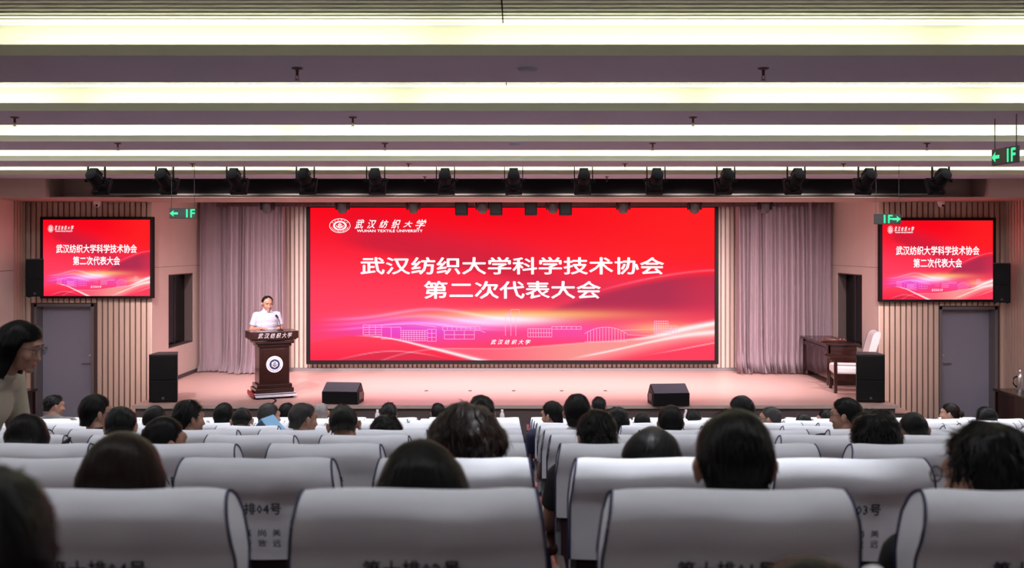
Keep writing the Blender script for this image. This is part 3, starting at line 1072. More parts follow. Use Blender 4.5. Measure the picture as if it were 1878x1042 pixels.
p = px(304, 740, 15.95)
grille_speaker('floor_speaker', 'tall black loudspeaker standing at the left end of the stage', (p.x, 15.95, STAGE_Z), (0, 0, R(8)), 0.43, 0.40, 0.76)
p = px(1592, 745, 15.95)
grille_speaker('floor_speaker', 'tall black loudspeaker standing at the right end beside the armchair', (p.x, 15.95, STAGE_Z), (0, 0, R(-8)), 0.43, 0.40, 0.76)
for xx, yb, hh_, lb, yw in ((66, 545, 0.64, 'black loudspeaker on the wall beside the left red screen', 18), (1835, 556, 0.67, 'black loudspeaker on the wall beside the right red screen', -18)):
    d = 16.8
    p = px(xx, yb, d)
    t = grille_speaker('wall_speaker', lb, (p.x, d, p.z), (0, 0, R(yw)), 0.27, 0.26, hh_)
    MB().box(-0.04, 0.04, 0.10, 0.44, hh_ * 0.45, hh_ * 0.55).build('wall_bracket', M_blackmetal, t)
for xx, yb, lb, yw in ((629, 742, 'black wedge stage monitor lying at the stage edge right of the lectern', -6), (1226, 745, 'black wedge stage monitor lying at the right part of the stage edge', 6)):
    d = F * (CAMZ - STAGE_Z) / (yb - CY) + 0.18
    t = thing('stage_monitor', lb, 'speaker', ((xx - CX) * d / F, d, STAGE_Z), (0, 0, R(yw)), 'wedge stage monitors')
    MB().prism([(-0.18, 0.0), (0.20, 0.0), (0.22, 0.12), (0.05, 0.31), (-0.19, 0.19)], -0.285, 0.285, 'x').build('cabinet', M_black, t)
    q = Vector((-0.19, 0.19)); r_ = Vector((0.05, 0.31))
    MB().prism([(-0.186, 0.196), (0.046, 0.312), (0.044, 0.320), (-0.19, 0.203)], -0.275, 0.275, 'x').build('grille', mat('monitor_grille', (0.075, 0.075, 0.105), 0.5), t)
    for s in (-1, 1):
        MB().box(s * 0.285, s * 0.297, -0.12, 0.12, 0.06, 0.18, bevel=0.004).build('side_handle', M_grey, t)

# ------------------------------------------------------------------ lectern with emblem, microphone, cable
LX, LD = px(499, 0, 16.45).x, 16.45
lec = thing('lectern', 'dark red wooden lectern with round white emblem on the left of the stage', 'lectern', (LX, LD, STAGE_Z), (0, 0, R(25)))
MB().box(-0.34, 0.34, -0.28, 0.26, 0.02, 0.075, bevel=0.006).build('platform', M_black, lec)
MB().box(-0.36, -0.335, -0.27, 0.25, 0.03, 0.10, bevel=0.004).build('platform_edge', mat('platform_red', (0.35, 0.012, 0.02), 0.5), lec)
MB().prism([(-0.345, 0.035), (-0.21, 0.078), (-0.21, 0.088), (-0.345, 0.045)], -0.33, 0.34, 'x').build('platform_plate', mat('pale_plate', (0.62, 0.58, 0.68), 0.5), lec)
for sx in (-1, 1):
    for sy in (-1, 1):
        MB().cyl((sx * 0.28, sy * 0.22, 0), (sx * 0.28, sy * 0.22, 0.025), 0.025).build('castor', M_black, lec)
MB().box(-0.31, 0.31, -0.235, 0.235, 0.085, 0.16, bevel=0.008).build('base_moulding', M_wood, lec)
MB().box(-0.285, 0.285, -0.215, 0.215, 0.16, 0.225, bevel=0.008).build('base_moulding', M_wood, lec)
MB().box(-0.245, 0.245, -0.19, 0.19, 0.225, 0.84, bevel=0.005).build('column', M_wood, lec)
MB().box(-0.19, 0.19, -0.198, -0.185, 0.27, 0.80, bevel=0.004).build('front_panel', M_wood, lec)
MB().box(-0.275, 0.275, -0.215, 0.215, 0.84, 0.885, bevel=0.008).build('crown_moulding', M_wood, lec)
MB().box(-0.315, 0.315, -0.245, 0.245, 0.885, 0.945, bevel=0.012).build('crown_moulding', M_wood, lec)
tp = MB()
arc = [(-0.39, -0.20)] + [(-0.39 + 0.78 * i / 16, -0.20 - 0.09 * math.sin(PI * i / 16)) for i in range(1, 16)] + [(0.39, -0.20), (0.39, 0.26), (-0.39, 0.26)]
tp.prism(arc, 0.965, 1.085, 'z')
tp.build('desk_top', M_wood, lec)
ins = MB().prism([(x * 0.93, y * 0.93) for x, y in arc], 0.945, 0.965, 'z')
ins.build('neck', M_wood, lec)
M_silver = mat('silver_letters', (0.75, 0.72, 0.76), 0.35, metal=0.3)
for i, ch in enumerate(UNI):
    c = -0.235 + 0.094 * i
    def fn(u, v, c=c):
        x = c - 0.040 + 0.080 * u
        y = -0.20 - 0.09 * math.sin(PI * (x + 0.39) / 0.78)
        return (x, y - 0.006, 0.985 + 0.082 * v)
    text_map(ch, fn, 'lettering', M_silver, lec, shear=0.3, offset=0.012)
ez = 0.55
M_embw = mat('emblem_white', (0.82, 0.82, 0.88), 0.4)
M_embn = mat('emblem_navy', (0.03, 0.035, 0.12), 0.4)
em = MB().cyl((0, -0.198, ez), (0, -0.208, ez), 0.135, seg=40).build('emblem', M_embw, lec)
MB().cyl((0, -0.208, ez), (0, -0.211, ez), 0.083, seg=36).build('emblem_core', M_embn, em)
hexp = [(0.058 * math.cos(R(90 + 60 * i)), 0.058 * math.sin(R(90 + 60 * i))) for i in range(6)]
MB().prism([(a, b + ez) for a, b in hexp], -0.2111, -0.2125, 'y').build('emblem_hexagon', M_embw, em)
V, Fs = seal(0, ez, 0.075, -0.075, True, lambda a, b, y: (a, y, b), -0.2132)
V2, F2 = V[72:], [[i - 72 for i in f] for f in Fs[36:]]
me = bpy.data.meshes.new('thread_mark'); me.from_pydata(V2, [], F2)
mesh_obj('thread_mark', me, M_embn, em)
it = []
for i, ch in enumerate(UNI):
    t = PI * (0.82 - 0.64 * i / 5)
    x, z = 0.108 * math.cos(t), ez + 0.108 * math.sin(t)
    it.append((ch, (lambda u, v, x=x, z=z: (x - 0.011 + 0.022 * u, -0.2092, z - 0.011 + 0.022 * v)), {}))
for i, ch in enumerate('WUHANTEXTILEUNIVERSITY'):
    t = PI * (1.08 + 0.84 * i / 21)
    x, z = 0.108 * math.cos(t), ez + 0.108 * math.sin(t)
    it.append((ch, (lambda u, v, x=x, z=z: (x - 0.005 + 0.010 * u, -0.2092, z - 0.007 + 0.014 * v)), {}))
mesh_obj('emblem_lettering', merged_text(it, 'emblem_lettering'), M_embn, em)
mic = thing('microphone', 'black gooseneck microphone on the lectern top', 'microphone', (LX + 0.13, LD + 0.02, STAGE_Z + 1.085), (0, 0, R(20)))
MB().lathe([(0.05, 0), (0.048, 0.012), (0.02, 0.02), (0.008, 0.03)], seg=16).build('mic_base', M_black, mic)
MB().tube([(0, 0, 0.02), (0, 0.02, 0.10), (-0.01, 0.08, 0.17), (-0.03, 0.13, 0.21)], 0.006).build('gooseneck', M_black, mic)
MB().cap((-0.03, 0.13, 0.21), (-0.045, 0.165, 0.235), 0.017, 0.02).build('mic_head', M_black, mic, smooth=True)
d = 16.0
tag(MB().tube([(LX + 0.02, 16.22, STAGE_Z + 0.012), (LX + 0.13, 16.08, STAGE_Z + 0.012), (LX + 0.20, 15.9, STAGE_Z + 0.012), (LX + 0.21, 15.62, STAGE_Z + 0.012)], 0.011).build('floor_cable', M_black),
    'black cable trailing from the lectern to the stage edge', 'cable')

# ------------------------------------------------------------------ right stage: table and armchair
tb = thing('side_table', 'dark red wooden desk with modesty panel by the right stage curtain', 'table', (5.83, 18.33, STAGE_Z), (0, 0, R(-90)))
MB().box(-1.0, 0.62, -0.30, 0.30, 0.71, 0.75, bevel=0.006).build('tabletop', M_wood, tb)
MB().box(-0.95, 0.57, -0.24, -0.21, 0.12, 0.71).build('modesty_panel', M_wood, tb)
for xx in (-0.95, 0.53):
    MB().box(xx, xx + 0.04, -0.26, 0.26, 0, 0.71).build('leg', M_wood, tb)
MB().box(-0.93, 0.55, -0.262, -0.24, 0.60, 0.66).build('apron_moulding', M_wood, tb)
ac = thing('armchair', 'white upholstered wooden armchair facing the stage centre beside the right loudspeaker', 'chair', (5.72, 17.05, STAGE_Z), (0, 0, R(80)))
# local: faces +Y
MB().box(-0.27, 0.27, -0.25, 0.30, 0.31, 0.46, bevel=0.04).build('seat', M_cream, ac, smooth=False)
bk = MB().prism(smoothcurve([(-0.20, 0.42), (-0.25, 0.62), (-0.31, 0.85), (-0.36, 1.0), (-0.44, 1.04), (-0.47, 0.99), (-0.42, 0.80), (-0.36, 0.60), (-0.32, 0.42)], 5), -0.26, 0.26, 'x')
bk.build('backrest', M_cream, ac, angle=50)
pp = [(s * 0.262, y, z) for s in (1,) for y, z in smoothcurve([(-0.20, 0.44), (-0.25, 0.62), (-0.31, 0.85), (-0.36, 1.0), (-0.44, 1.04)], 5)]
MB().tube(pp, 0.006, 6).build('piping', M_seat, ac)
for s in (-1, 1):
    MB().box(s * 0.28, s * 0.335, 0.24, 0.295, 0, 0.56, bevel=0.008).build('leg', M_wood, ac)
    MB().prism([(-0.34, 0), (-0.28, 0), (-0.30, 0.56), (-0.36, 0.56)], s * 0.28, s * 0.335, 'x').build('leg', M_wood, ac)
    MB().prism(smoothcurve([(-0.42, 0.60), (-0.1, 0.575), (0.2, 0.60), (0.34, 0.61), (0.38, 0.58), (0.33, 0.565), (0.1, 0.55), (-0.2, 0.54), (-0.42, 0.56)], 4), s * 0.27, s * 0.345, 'x').build('armrest', M_wood, ac)
    MB().box(s * 0.285, s * 0.32, -0.30, 0.26, 0.26, 0.33).build('side_rail', M_wood, ac)
MB().box(-0.28, 0.28, 0.25, 0.28, 0.22, 0.31).build('front_rail', M_wood, ac)
nb = thing('document_tube', 'dark wooden tube with white dots lying on the desk behind the armchair', 'tube', (5.75, 17.95, STAGE_Z + 0.79), (0, 0, R(-12)))
MB().cap((-0.20, 0, 0), (0.18, 0, 0), 0.04, 0.035).build('tube_body', mat('brown_tube', (0.10, 0.035, 0.03), 0.35), nb, smooth=True)
for zz in (0.10, 0.16):
    MB().ball((zz, -0.034, 0.02), 0.008, 1).build('white_dot', M_white, nb)

# ------------------------------------------------------------------ side desks with thermos and card
def side_desk(label, sgn):
    t = thing('side_desk', label, 'desk', (sgn * 8.2, 16.0, 0), (0, 0, 0), 'desks along the side walls')
    MB().box(-0.24, 0.24, -0.6, 0.6, 0.72, 0.76, bevel=0.006).build('desk_top', M_wood, t)
    MB().box(-0.22, 0.22, 0.54, 0.57, 0, 0.72).build('side_panel', M_wood, t)
    MB().box(-0.22, 0.22, -0.57, -0.54, 0, 0.72).build('side_panel', M_wood, t)
    MB().box(-sgn * 0.20, -sgn * 0.18, -0.54, 0.54, 0.12, 0.72).build('front_panel', M_wood, t)
    return t


side_desk('dark wooden desk at the left wall beside the door', -1)
side_desk('dark wooden desk at the right wall carrying a steel thermos', 1)
th = thing('thermos', 'tall shiny steel thermos flask on the right wall desk', 'thermos', (8.19, 16.15, 0.76))
MB().lathe([(0.055, 0), (0.058, 0.02), (0.058, 0.24), (0.05, 0.28), (0.032, 0.31)], seg=20).build('flask_body', M_chrome, th, angle=40)
MB().lathe([(0.033, 0.31), (0.034, 0.36), (0.02, 0.385), (0.008, 0.39)], seg=16).build('lid', M_chrome, th, angle=40)
MB().tube([(-0.055, 0, 0.26), (-0.105, 0, 0.23), (-0.11, 0, 0.14), (-0.058, 0, 0.08)], 0.011).build('handle', M_black, th)
cd = thing('desk_card', 'white upright card with a blue mark on the left wall desk', 'card', (-8.09, 16.2, 0.76), (0, 0, R(10)))
MB().box(-0.065, 0.065, -0.004, 0.004, 0, 0.17, M=Matrix.Rotation(R(-14), 4, 'X')).build('card_sheet', M_white, cd)
MB().box(-0.03, 0.03, -0.007, -0.004, 0.03, 0.10, M=Matrix.Rotation(R(-14), 4, 'X')).build('blue_mark', mat('blue_print', (0.05, 0.06, 0.5), 0.5), cd)
MB().box(-0.05, 0.05, 0.0, 0.05, 0, 0.006).build('card_foot', M_white, cd)
# ------------------------------------------------------------------ auditorium chairs
CW = 0.238     # half width of a cover


def half_w(z):
    t = min(max((CH - z) / 0.14, 0), 1)
    return CW - 0.013 + 0.022 * t ** 0.7


PROF = [tuple(p) for p in smoothcurve([(0.040, 0.79), (0.028, 0.88), (0.018, 0.965), (0.002, 1.005), (-0.004, 1.045), (0.012, 1.083), (0.048, 1.10), (0.088, 1.088), (0.115, 1.055), (0.126, 1.0), (0.128, 0.93), (0.122, 0.82), (0.112, 0.70), (0.106, 0.60)], 3)]
_rear = sorted([(z, y) for y, z in PROF[:PROF.index(max(PROF, key=lambda q: q[1])) + 1]])


def rear_y(z):
    return float(np.interp(z, [q[0] for q in _rear], [q[1] for q in _rear]))


def cover_mesh(seed):
    bm = bmesh.new()
    nx = 16
    g = []
    for (y, z) in PROF:
        hw = half_w(z)
        row = []
        for i in range(nx + 1):
            u = i / nx * 2 - 1
            nz = noise.noise(Vector((u * 2.2, z * 9 + y * 6, seed * 3.7))) * 0.0055
            sag = -0.006 * (1 - u * u) * (1 if z > 1.06 else 0) + 0.004 * noise.noise(Vector((u * 1.3, 0, seed * 9.1)))
            e = (abs(u) ** 10) * 0.006
            row.append(bm.verts.new((u * hw, y + nz + (e if y < 0.05 else -e), z + sag - e * (z > 1.05))))
        g.append(row)
    for a, b in zip(g, g[1:]):
        for i in range(nx):
            bm.faces.new((a[i], a[i + 1], b[i + 1], b[i]))
    # side gussets
    n = len(PROF)
    for e in (0, nx):
        i, j = 0, n - 1
        while j - i > 1:
            i2, j2 = i + 1, j - 1
            vs = [g[i][e], g[i2][e], g[j2][e], g[j][e]] if i2 != j2 else [g[i][e], g[i2][e], g[j][e]]
            bm.faces.new(vs)
            i, j = i2, j2
    bmesh.ops.recalc_face_normals(bm, faces=bm.faces[:])
    me = bpy.data.meshes.new('back_cover')
    bm.to_mesh(me)
    bm.free()
    me.shade_smooth()
    me.set_sharp_from_angle(angle=R(50))
    return me, [[tuple(r[e].co) if False else None for r in []] for e in (0, 1)]


cover_me, pipe_me = [], []
for s in range(4):
    cm, _ = cover_mesh(s)
    cover_me.append(cm)
    nx1 = 17
    co = np.array([v.co for v in cm.vertices])
    for e, sg in ((0, -1), (16, 1)):
        pts = [Vector(co[j * nx1 + e]) + Vector((sg * 0.0015, 0, 0)) for j in range(len(PROF))]
        pipe_me.append(MB().tube(pts, 0.0032, 6).mesh('piping', smooth=True))
backrest_me = MB().prism([(0.055, 0.36), (0.10, 0.36), (0.118, 0.70), (0.11, 1.02), (0.05, 1.05), (0.045, 0.97), (0.055, 0.80)], -0.222, 0.222, 'x').mesh('backrest')
bshell_me = MB().box(-0.225, 0.225, 0.058, 0.075, 0.30, 0.82, bevel=0.006).mesh('back_shell', angle=40)
seat_me = MB().box(-0.235, 0.235, 0.10, 0.58, 0.36, 0.46, bevel=0.03).mesh('seat', angle=40)
arm_me = MB().box(-0.026, 0.026, 0.06, 0.50, 0.63, 0.665, bevel=0.012).mesh('armrest', angle=40)
side_me = MB().prism([(0.06, 0.0), (0.32, 0.0), (0.30, 0.03), (0.22, 0.06), (0.22, 0.42), (0.40, 0.60), (0.40, 0.635), (0.08, 0.635), (0.10, 0.40), (0.12, 0.06), (0.06, 0.03)], -0.018, 0.018, 'x').mesh('side_frame')
HAN = '零一二三四五六七八九十'


def seat_no(n): return 2 * (1 - n) if n <= 0 else 2 * n - 1


COLW = ['first', 'second', 'third', 'fourth', 'fifth', 'sixth', 'seventh', 'eighth', 'ninth']
chairs = {}


def chair_label(k, n):
    side = 'left' if n <= 0 else 'right'
    i = -n if n <= 0 else n - 1
    row = 'nearest row' if k == 0 else 'front row by the stage' if k == 9 else '%s row from the front' % ORD[10 - k]
    num = '%02d' % seat_no(n)
    if k == 0:
        return 'white-covered auditorium chair in the nearest row, %s %s of the middle gap' % (COLW[i], side)
    return 'white-covered auditorium chair in the %s, %s %s of the middle gap' % (row, COLW[i], side)


def make_chair(k, n, rnd):
    x = -0.186 + 0.6 * n
    t = thing('auditorium_chair', chair_label(k, n), 'chair', (x, rowD(k) + rnd.uniform(-0.01, 0.01), rowZ(k)), (0, 0, R(rnd.uniform(-0.8, 0.8))), 'auditorium chairs, row %d of ten' % (10 - k))
    v = rnd.randrange(4)
    c = mesh_obj('back_cover', cover_me[v], M_cloth, t)
    for e in (0, 1):
        mesh_obj('piping', pipe_me[v * 2 + e], M_pipe, c)
    mesh_obj('backrest', backrest_me, M_seat, t)
    mesh_obj('back_shell', bshell_me, M_seat, t)
    mesh_obj('seat', seat_me, M_seat, t)
    for s in (-1, 1):
        M = Matrix.Translation((s * 0.264, 0, 0))
        mesh_obj('armrest', arm_me, M_wood, t, M)
        mesh_obj('side_frame', side_me, M_black, t, M)
    if 0 <= k <= 3:
        z0 = CH - 0.167
        def f1(u, v, zc=z0, wd=0.185, h=0.036):
            z = zc + h * v
            return (-wd / 2 + wd * u - 0.012, rear_y(z) - 0.007, z)
        text_map('第%s排%02d号' % (HAN[10 - k], seat_no(n)), f1, 'seat_number', M_ink, c, offset=0.02, spacing=1.1, res=1)
        for j, row in enumerate(('崇真尚美', '笃行致远')):
            for i, ch in enumerate(row):
                def f2(u, v, xc=-0.078 + 0.044 * i, zc=z0 - 0.068 - 0.033 * j):
                    z = zc + 0.022 * v
                    return (xc + 0.024 * u, rear_y(z) - 0.007, z)
                text_map(ch, f2, 'motto_lettering', M_ink, c, offset=0.01, res=1)
    chairs[(k, n)] = t
    return t


rnd = random.Random(11)
for k in range(0, 10):
    lim = min(939.0 * (rowD(k) + 0.05) / F + 0.22, 5.3)
    for n in range(-9, 10):
        if abs(-0.186 + 0.6 * n) < lim:
            make_chair(k, n, rnd)
for n in (-1, 2):
    x = -0.186 + 0.6 * n

# front-row table carrying the water bottles
for i, (xa, xb, s) in enumerate(((-5.0, -0.35, 'left'), (0.15, 4.8, 'right'))):
    t = thing('front_table', 'long low dark conference table before the front row, %s half' % s, 'table', ((xa + xb) / 2, 13.0, 0))
    L = (xb - xa) / 2
    MB().box(-L, L, -0.22, 0.22, 0.72, 0.76, bevel=0.005).build('tabletop', M_wood, t)
    MB().box(-L + 0.05, L - 0.05, 0.14, 0.17, 0.1, 0.72).build('modesty_panel', M_wood, t)
    for sx in (-L + 0.05, 0, L - 0.09):
        MB().box(sx, sx + 0.04, -0.2, 0.2, 0, 0.72).build('leg', M_wood, t)
bt = MB().lathe([(0.028, 0), (0.032, 0.01), (0.032, 0.15), (0.026, 0.185), (0.014, 0.205), (0.013, 0.215)], seg=14).mesh('bottle_body', smooth=True)
bc = MB().cyl((0, 0, 0.213), (0, 0, 0.238), 0.016, seg=12).mesh('cap')
bl = MB().cyl((0, 0, 0.07), (0, 0, 0.13), 0.0327, seg=14, caps=False).mesh('bottle_label')
M_bottle = mat('bottle_plastic', (0.65, 0.60, 0.64), 0.15)
M_blabel = mat('bottle_label_print', (0.5, 0.12, 0.16), 0.4)
for xx, lb in ((692, 'small clear water bottle on the front table, left of the middle'), (921, 'small clear water bottle on the front table, near the middle gap'), (1258, 'small clear water bottle on the front table, right half')):
    t = thing('water_bottle', lb, 'bottle', ((xx - CX) * 12.95 / F, 12.95, 0.76), (0, 0, 0), 'water bottles on the front tables')
    mesh_obj('bottle_body', bt, M_bottle, t)
    mesh_obj('cap', bc, M_white, t)
    mesh_obj('bottle_label', bl, M_blabel, t)

# ------------------------------------------------------------------ people
def HM(pos, yaw=0, pitch=0, roll=0):
    """head frame: +Y forward, +Z up; pitch>0 looks down, yaw>0 turns to the person's left"""
    return Matrix.Translation(pos) @ Matrix.Rotation(yaw, 4, 'Z') @ Matrix.Rotation(-pitch, 4, 'X') @ Matrix.Rotation(roll, 4, 'Y')


def add_head(b, M):
    def e(c, r): b.ball(c, r, 3, M)
    e((0, -0.010, 0.022), (0.074, 0.092, 0.086))
    e((0, 0.034, -0.028), (0.060, 0.056, 0.082))
    e((0, 0.030, -0.072), (0.050, 0.050, 0.036))
    e((0, 0.074, -0.098), (0.023, 0.020, 0.015))
    e((0, 0.078, 0.030), (0.048, 0.016, 0.022))
    for s in (-1, 1):
        e((s * 0.036, 0.064, -0.030), (0.025, 0.019, 0.024))
        e((s * 0.012, 0.092, -0.040), (0.009, 0.010, 0.008))
        e((s * 0.083, -0.010, -0.008), (0.010, 0.018, 0.030))
        e((s * 0.090, -0.018, 0.004), (0.007, 0.014, 0.020))
        e((s * 0.029, 0.082, 0.026), (0.019, 0.010, 0.007))
        e((s * 0.031, 0.0735, 0.0145), (0.0165, 0.0125, 0.0065))
        e((s * 0.031, 0.0735, -0.0035), (0.0155, 0.0115, 0.0055))
    for i in range(6):
        t = i / 5
        e((0, 0.086 + 0.021 * t ** 1.3, 0.018 - 0.054 * t), (0.008 + 0.005 * t, 0.010, 0.010))
    e((0, 0.086, -0.063), (0.022, 0.011, 0.0065))
    e((0, 0.084, -0.076), (0.020, 0.011, 0.0075))


def add_hand(b, wrist, d, n, side, curl=0.5):
    """d: along the hand, n: palm normal (fingers curl towards it), side +1: thumb on +cross(n,d)"""
    d = Vector(d).normalized()
    n = Vector(n)
    n = (n - d * n.dot(d)).normalized()
    s = d.cross(n) * side
    w = Vector(wrist)
    K = []
    for i in range(4):
        o = (1.5 - i) * 0.021
        k = w + d * (0.088 - 0.004 * abs(1.2 - i)) + s * o
        b.cap(w + d * 0.012 + s * o * 0.6, k, 0.0135, 0.011, 8)
        K.append((k, o))
    for i, (k, o) in enumerate(K):
        ln = (0.040, 0.046, 0.042, 0.032)[i]
        a = 0.25 * curl
        p = k
        dd = (d + s * o * 1.6).normalized()
        for j, f in enumerate((1.0, 0.62, 0.5)):
            dd = (dd * math.cos(a) + n * math.sin(a)).normalized()
            q = p + dd * ln * f
            b.cap(p, q, 0.0088 - j * 0.0008, 0.0082 - j * 0.0008, 8)
            p = q
            a = 0.75 * curl
    t0 = w + d * 0.025 + s * 0.026
    t1 = t0 + (d * 0.7 + s * 0.75 + n * 0.25 * curl).normalized() * 0.038
    t2 = t1 + (d * 0.95 + s * 0.25 + n * 0.35 * curl).normalized() * 0.030
    b.cap(w + d * 0.012 + s * 0.012, t0, 0.014, 0.0125, 8)
    b.cap(t0, t1, 0.0125, 0.0105, 8)
    b.cap(t1, t2, 0.0105, 0.0085, 8)


def pose_seated(M):
    return dict(M=M, pelvis=(0, .265, .56), waist=(0, .25, .72), chest=(0, .235, .90), neck=(0, .225, 1.03),
                sh=[(-.175, .23, .985), (.175, .23, .985)], el=[(-.225, .29, .755), (.225, .29, .755)], wr=[(-.125, .48, .66), (.125, .48, .66)],
                hd=[(.25, .9, -.25), (-.25, .9, -.25)], hn=[(0.1, -.2, -1), (-0.1, -.2, -1)],
                hip=[(-.09, .28, .54), (.09, .28, .54)], kn=[(-.12, .68, .53), (.12, .68, .53)], an=[(-.12, .66, .09), (.12, .66, .09)], toe=[(-.135, .83, .03), (.135, .83, .03)], curl=0.7)


def body_mesh(P, fat=1.0, ratio=0.22, voxel=0.006, name='body'):
    b = MB()
    torso(b, P, fat, 0.0)
    M = P['M']
    hc = M @ Vector((0, -0.014, -0.07))
    b.cap(P['neck'], hc, 0.056, 0.052)
    add_head(b, M)
    for i in (0, 1):
        b.cap(P['sh'][i], P['el'][i], 0.050, 0.040)
        b.cap(P['el'][i], P['wr'][i], 0.040, 0.027)
        if 'fist' in P:
            pass
        add_hand(b, P['wr'][i], P['hd'][i], P['hn'][i], P.get('ts', (1, -1))[i], P['curl'])
        b.cap(P['hip'][i], P['kn'][i], 0.085, 0.058)
        b.cap(P['kn'][i], P['an'][i], 0.057, 0.036)
        b.cap(P['an'][i], P['toe'][i], 0.038, 0.030)
    return remesh(b, name, voxel, 3, ratio)


def torso(b, P, fat, g, legs=True):
    pel, wa, chs, nk = [Vector(P[q]) for q in ('pelvis', 'waist', 'chest', 'neck')]
    up = (chs - wa).normalized()
    def ring(c, rx, ry, rz):
        b.ball(c, ((rx + g) * (0.5 + 0.5 * fat), (ry + g) * fat, rz + g), 3)
    ring(pel, 0.165, 0.115, 0.11)
    ring((pel + wa) / 2, 0.155, 0.11, 0.12)
    ring(wa, 0.150, 0.108, 0.12)
    ring((wa + chs) / 2, 0.158, 0.112, 0.12)
    ring(chs, 0.165, 0.108, 0.12)
    a, c = Vector(P['sh'][0]), Vector(P['sh'][1])
    b.cap(a, c, 0.056 + g, 0.056 + g)
    b.cap((a * 0.7 + c * 0.3) + up * 0.012, nk, 0.052 + g, 0.050 + g)
    b.cap((c * 0.7 + a * 0.3) + up * 0.012, nk, 0.052 + g, 0.050 + g)


def shirt_mesh(P, fat=1.0, sleeve=0.62, collar=True, name='shirt', voxel=0.009, ratio=0.5):
    b = MB()
    torso(b, P, fat, 0.013)
    for i in (0, 1):
        s, e, wv = Vector(P['sh'][i]), Vector(P['el'][i]), Vector(P['wr'][i])
        if sleeve <= 1:
            b.cyl(s, s.lerp(e, sleeve), 0.066, 0.060)
            b.ball(s, 0.066, 2)
        else:
            b.cap(s, e, 0.066, 0.056)
            b.cyl(e, e.lerp(wv, sleeve - 1), 0.056, 0.045)
    if collar:
        hc = P['M'] @ Vector((0, -0.014, -0.07))
        n = Vector(P['neck'])
        d = (hc - n).normalized()
        b.cyl(n + d * 0.01, n + d * 0.052, 0.068, 0.063)
    return remesh(b, name, voxel, 2, ratio)


def trouser_mesh(P, name='trousers'):
    b = MB()
    b.ball(P['pelvis'], (0.178, 0.128, 0.122), 3)
    for i in (0, 1):
        b.cap(P['hip'][i], P['kn'][i], 0.098, 0.074)
        b.cap(P['kn'][i], Vector(P['kn'][i]).lerp(Vector(P['an'][i]), 0.93), 0.074, 0.062)
    return remesh(b, name, 0.012, 2, 0.5)


def shoe_mesh(P, i):
    b = MB()
    a, t = Vector(P['an'][i]), Vector(P['toe'][i])
    h = Vector((a.x, a.y, a.z - 0.045))
    d = (t - a); d.z = 0; d.normalize()
    b.cap(h - d * 0.02, h + d * 0.02, 0.045, 0.046)
    b.cap(h, Vector((t.x, t.y, h.z - 0.005)), 0.045, 0.038)
    return remesh(b, 'shoe', 0.010, 2, 0.4)


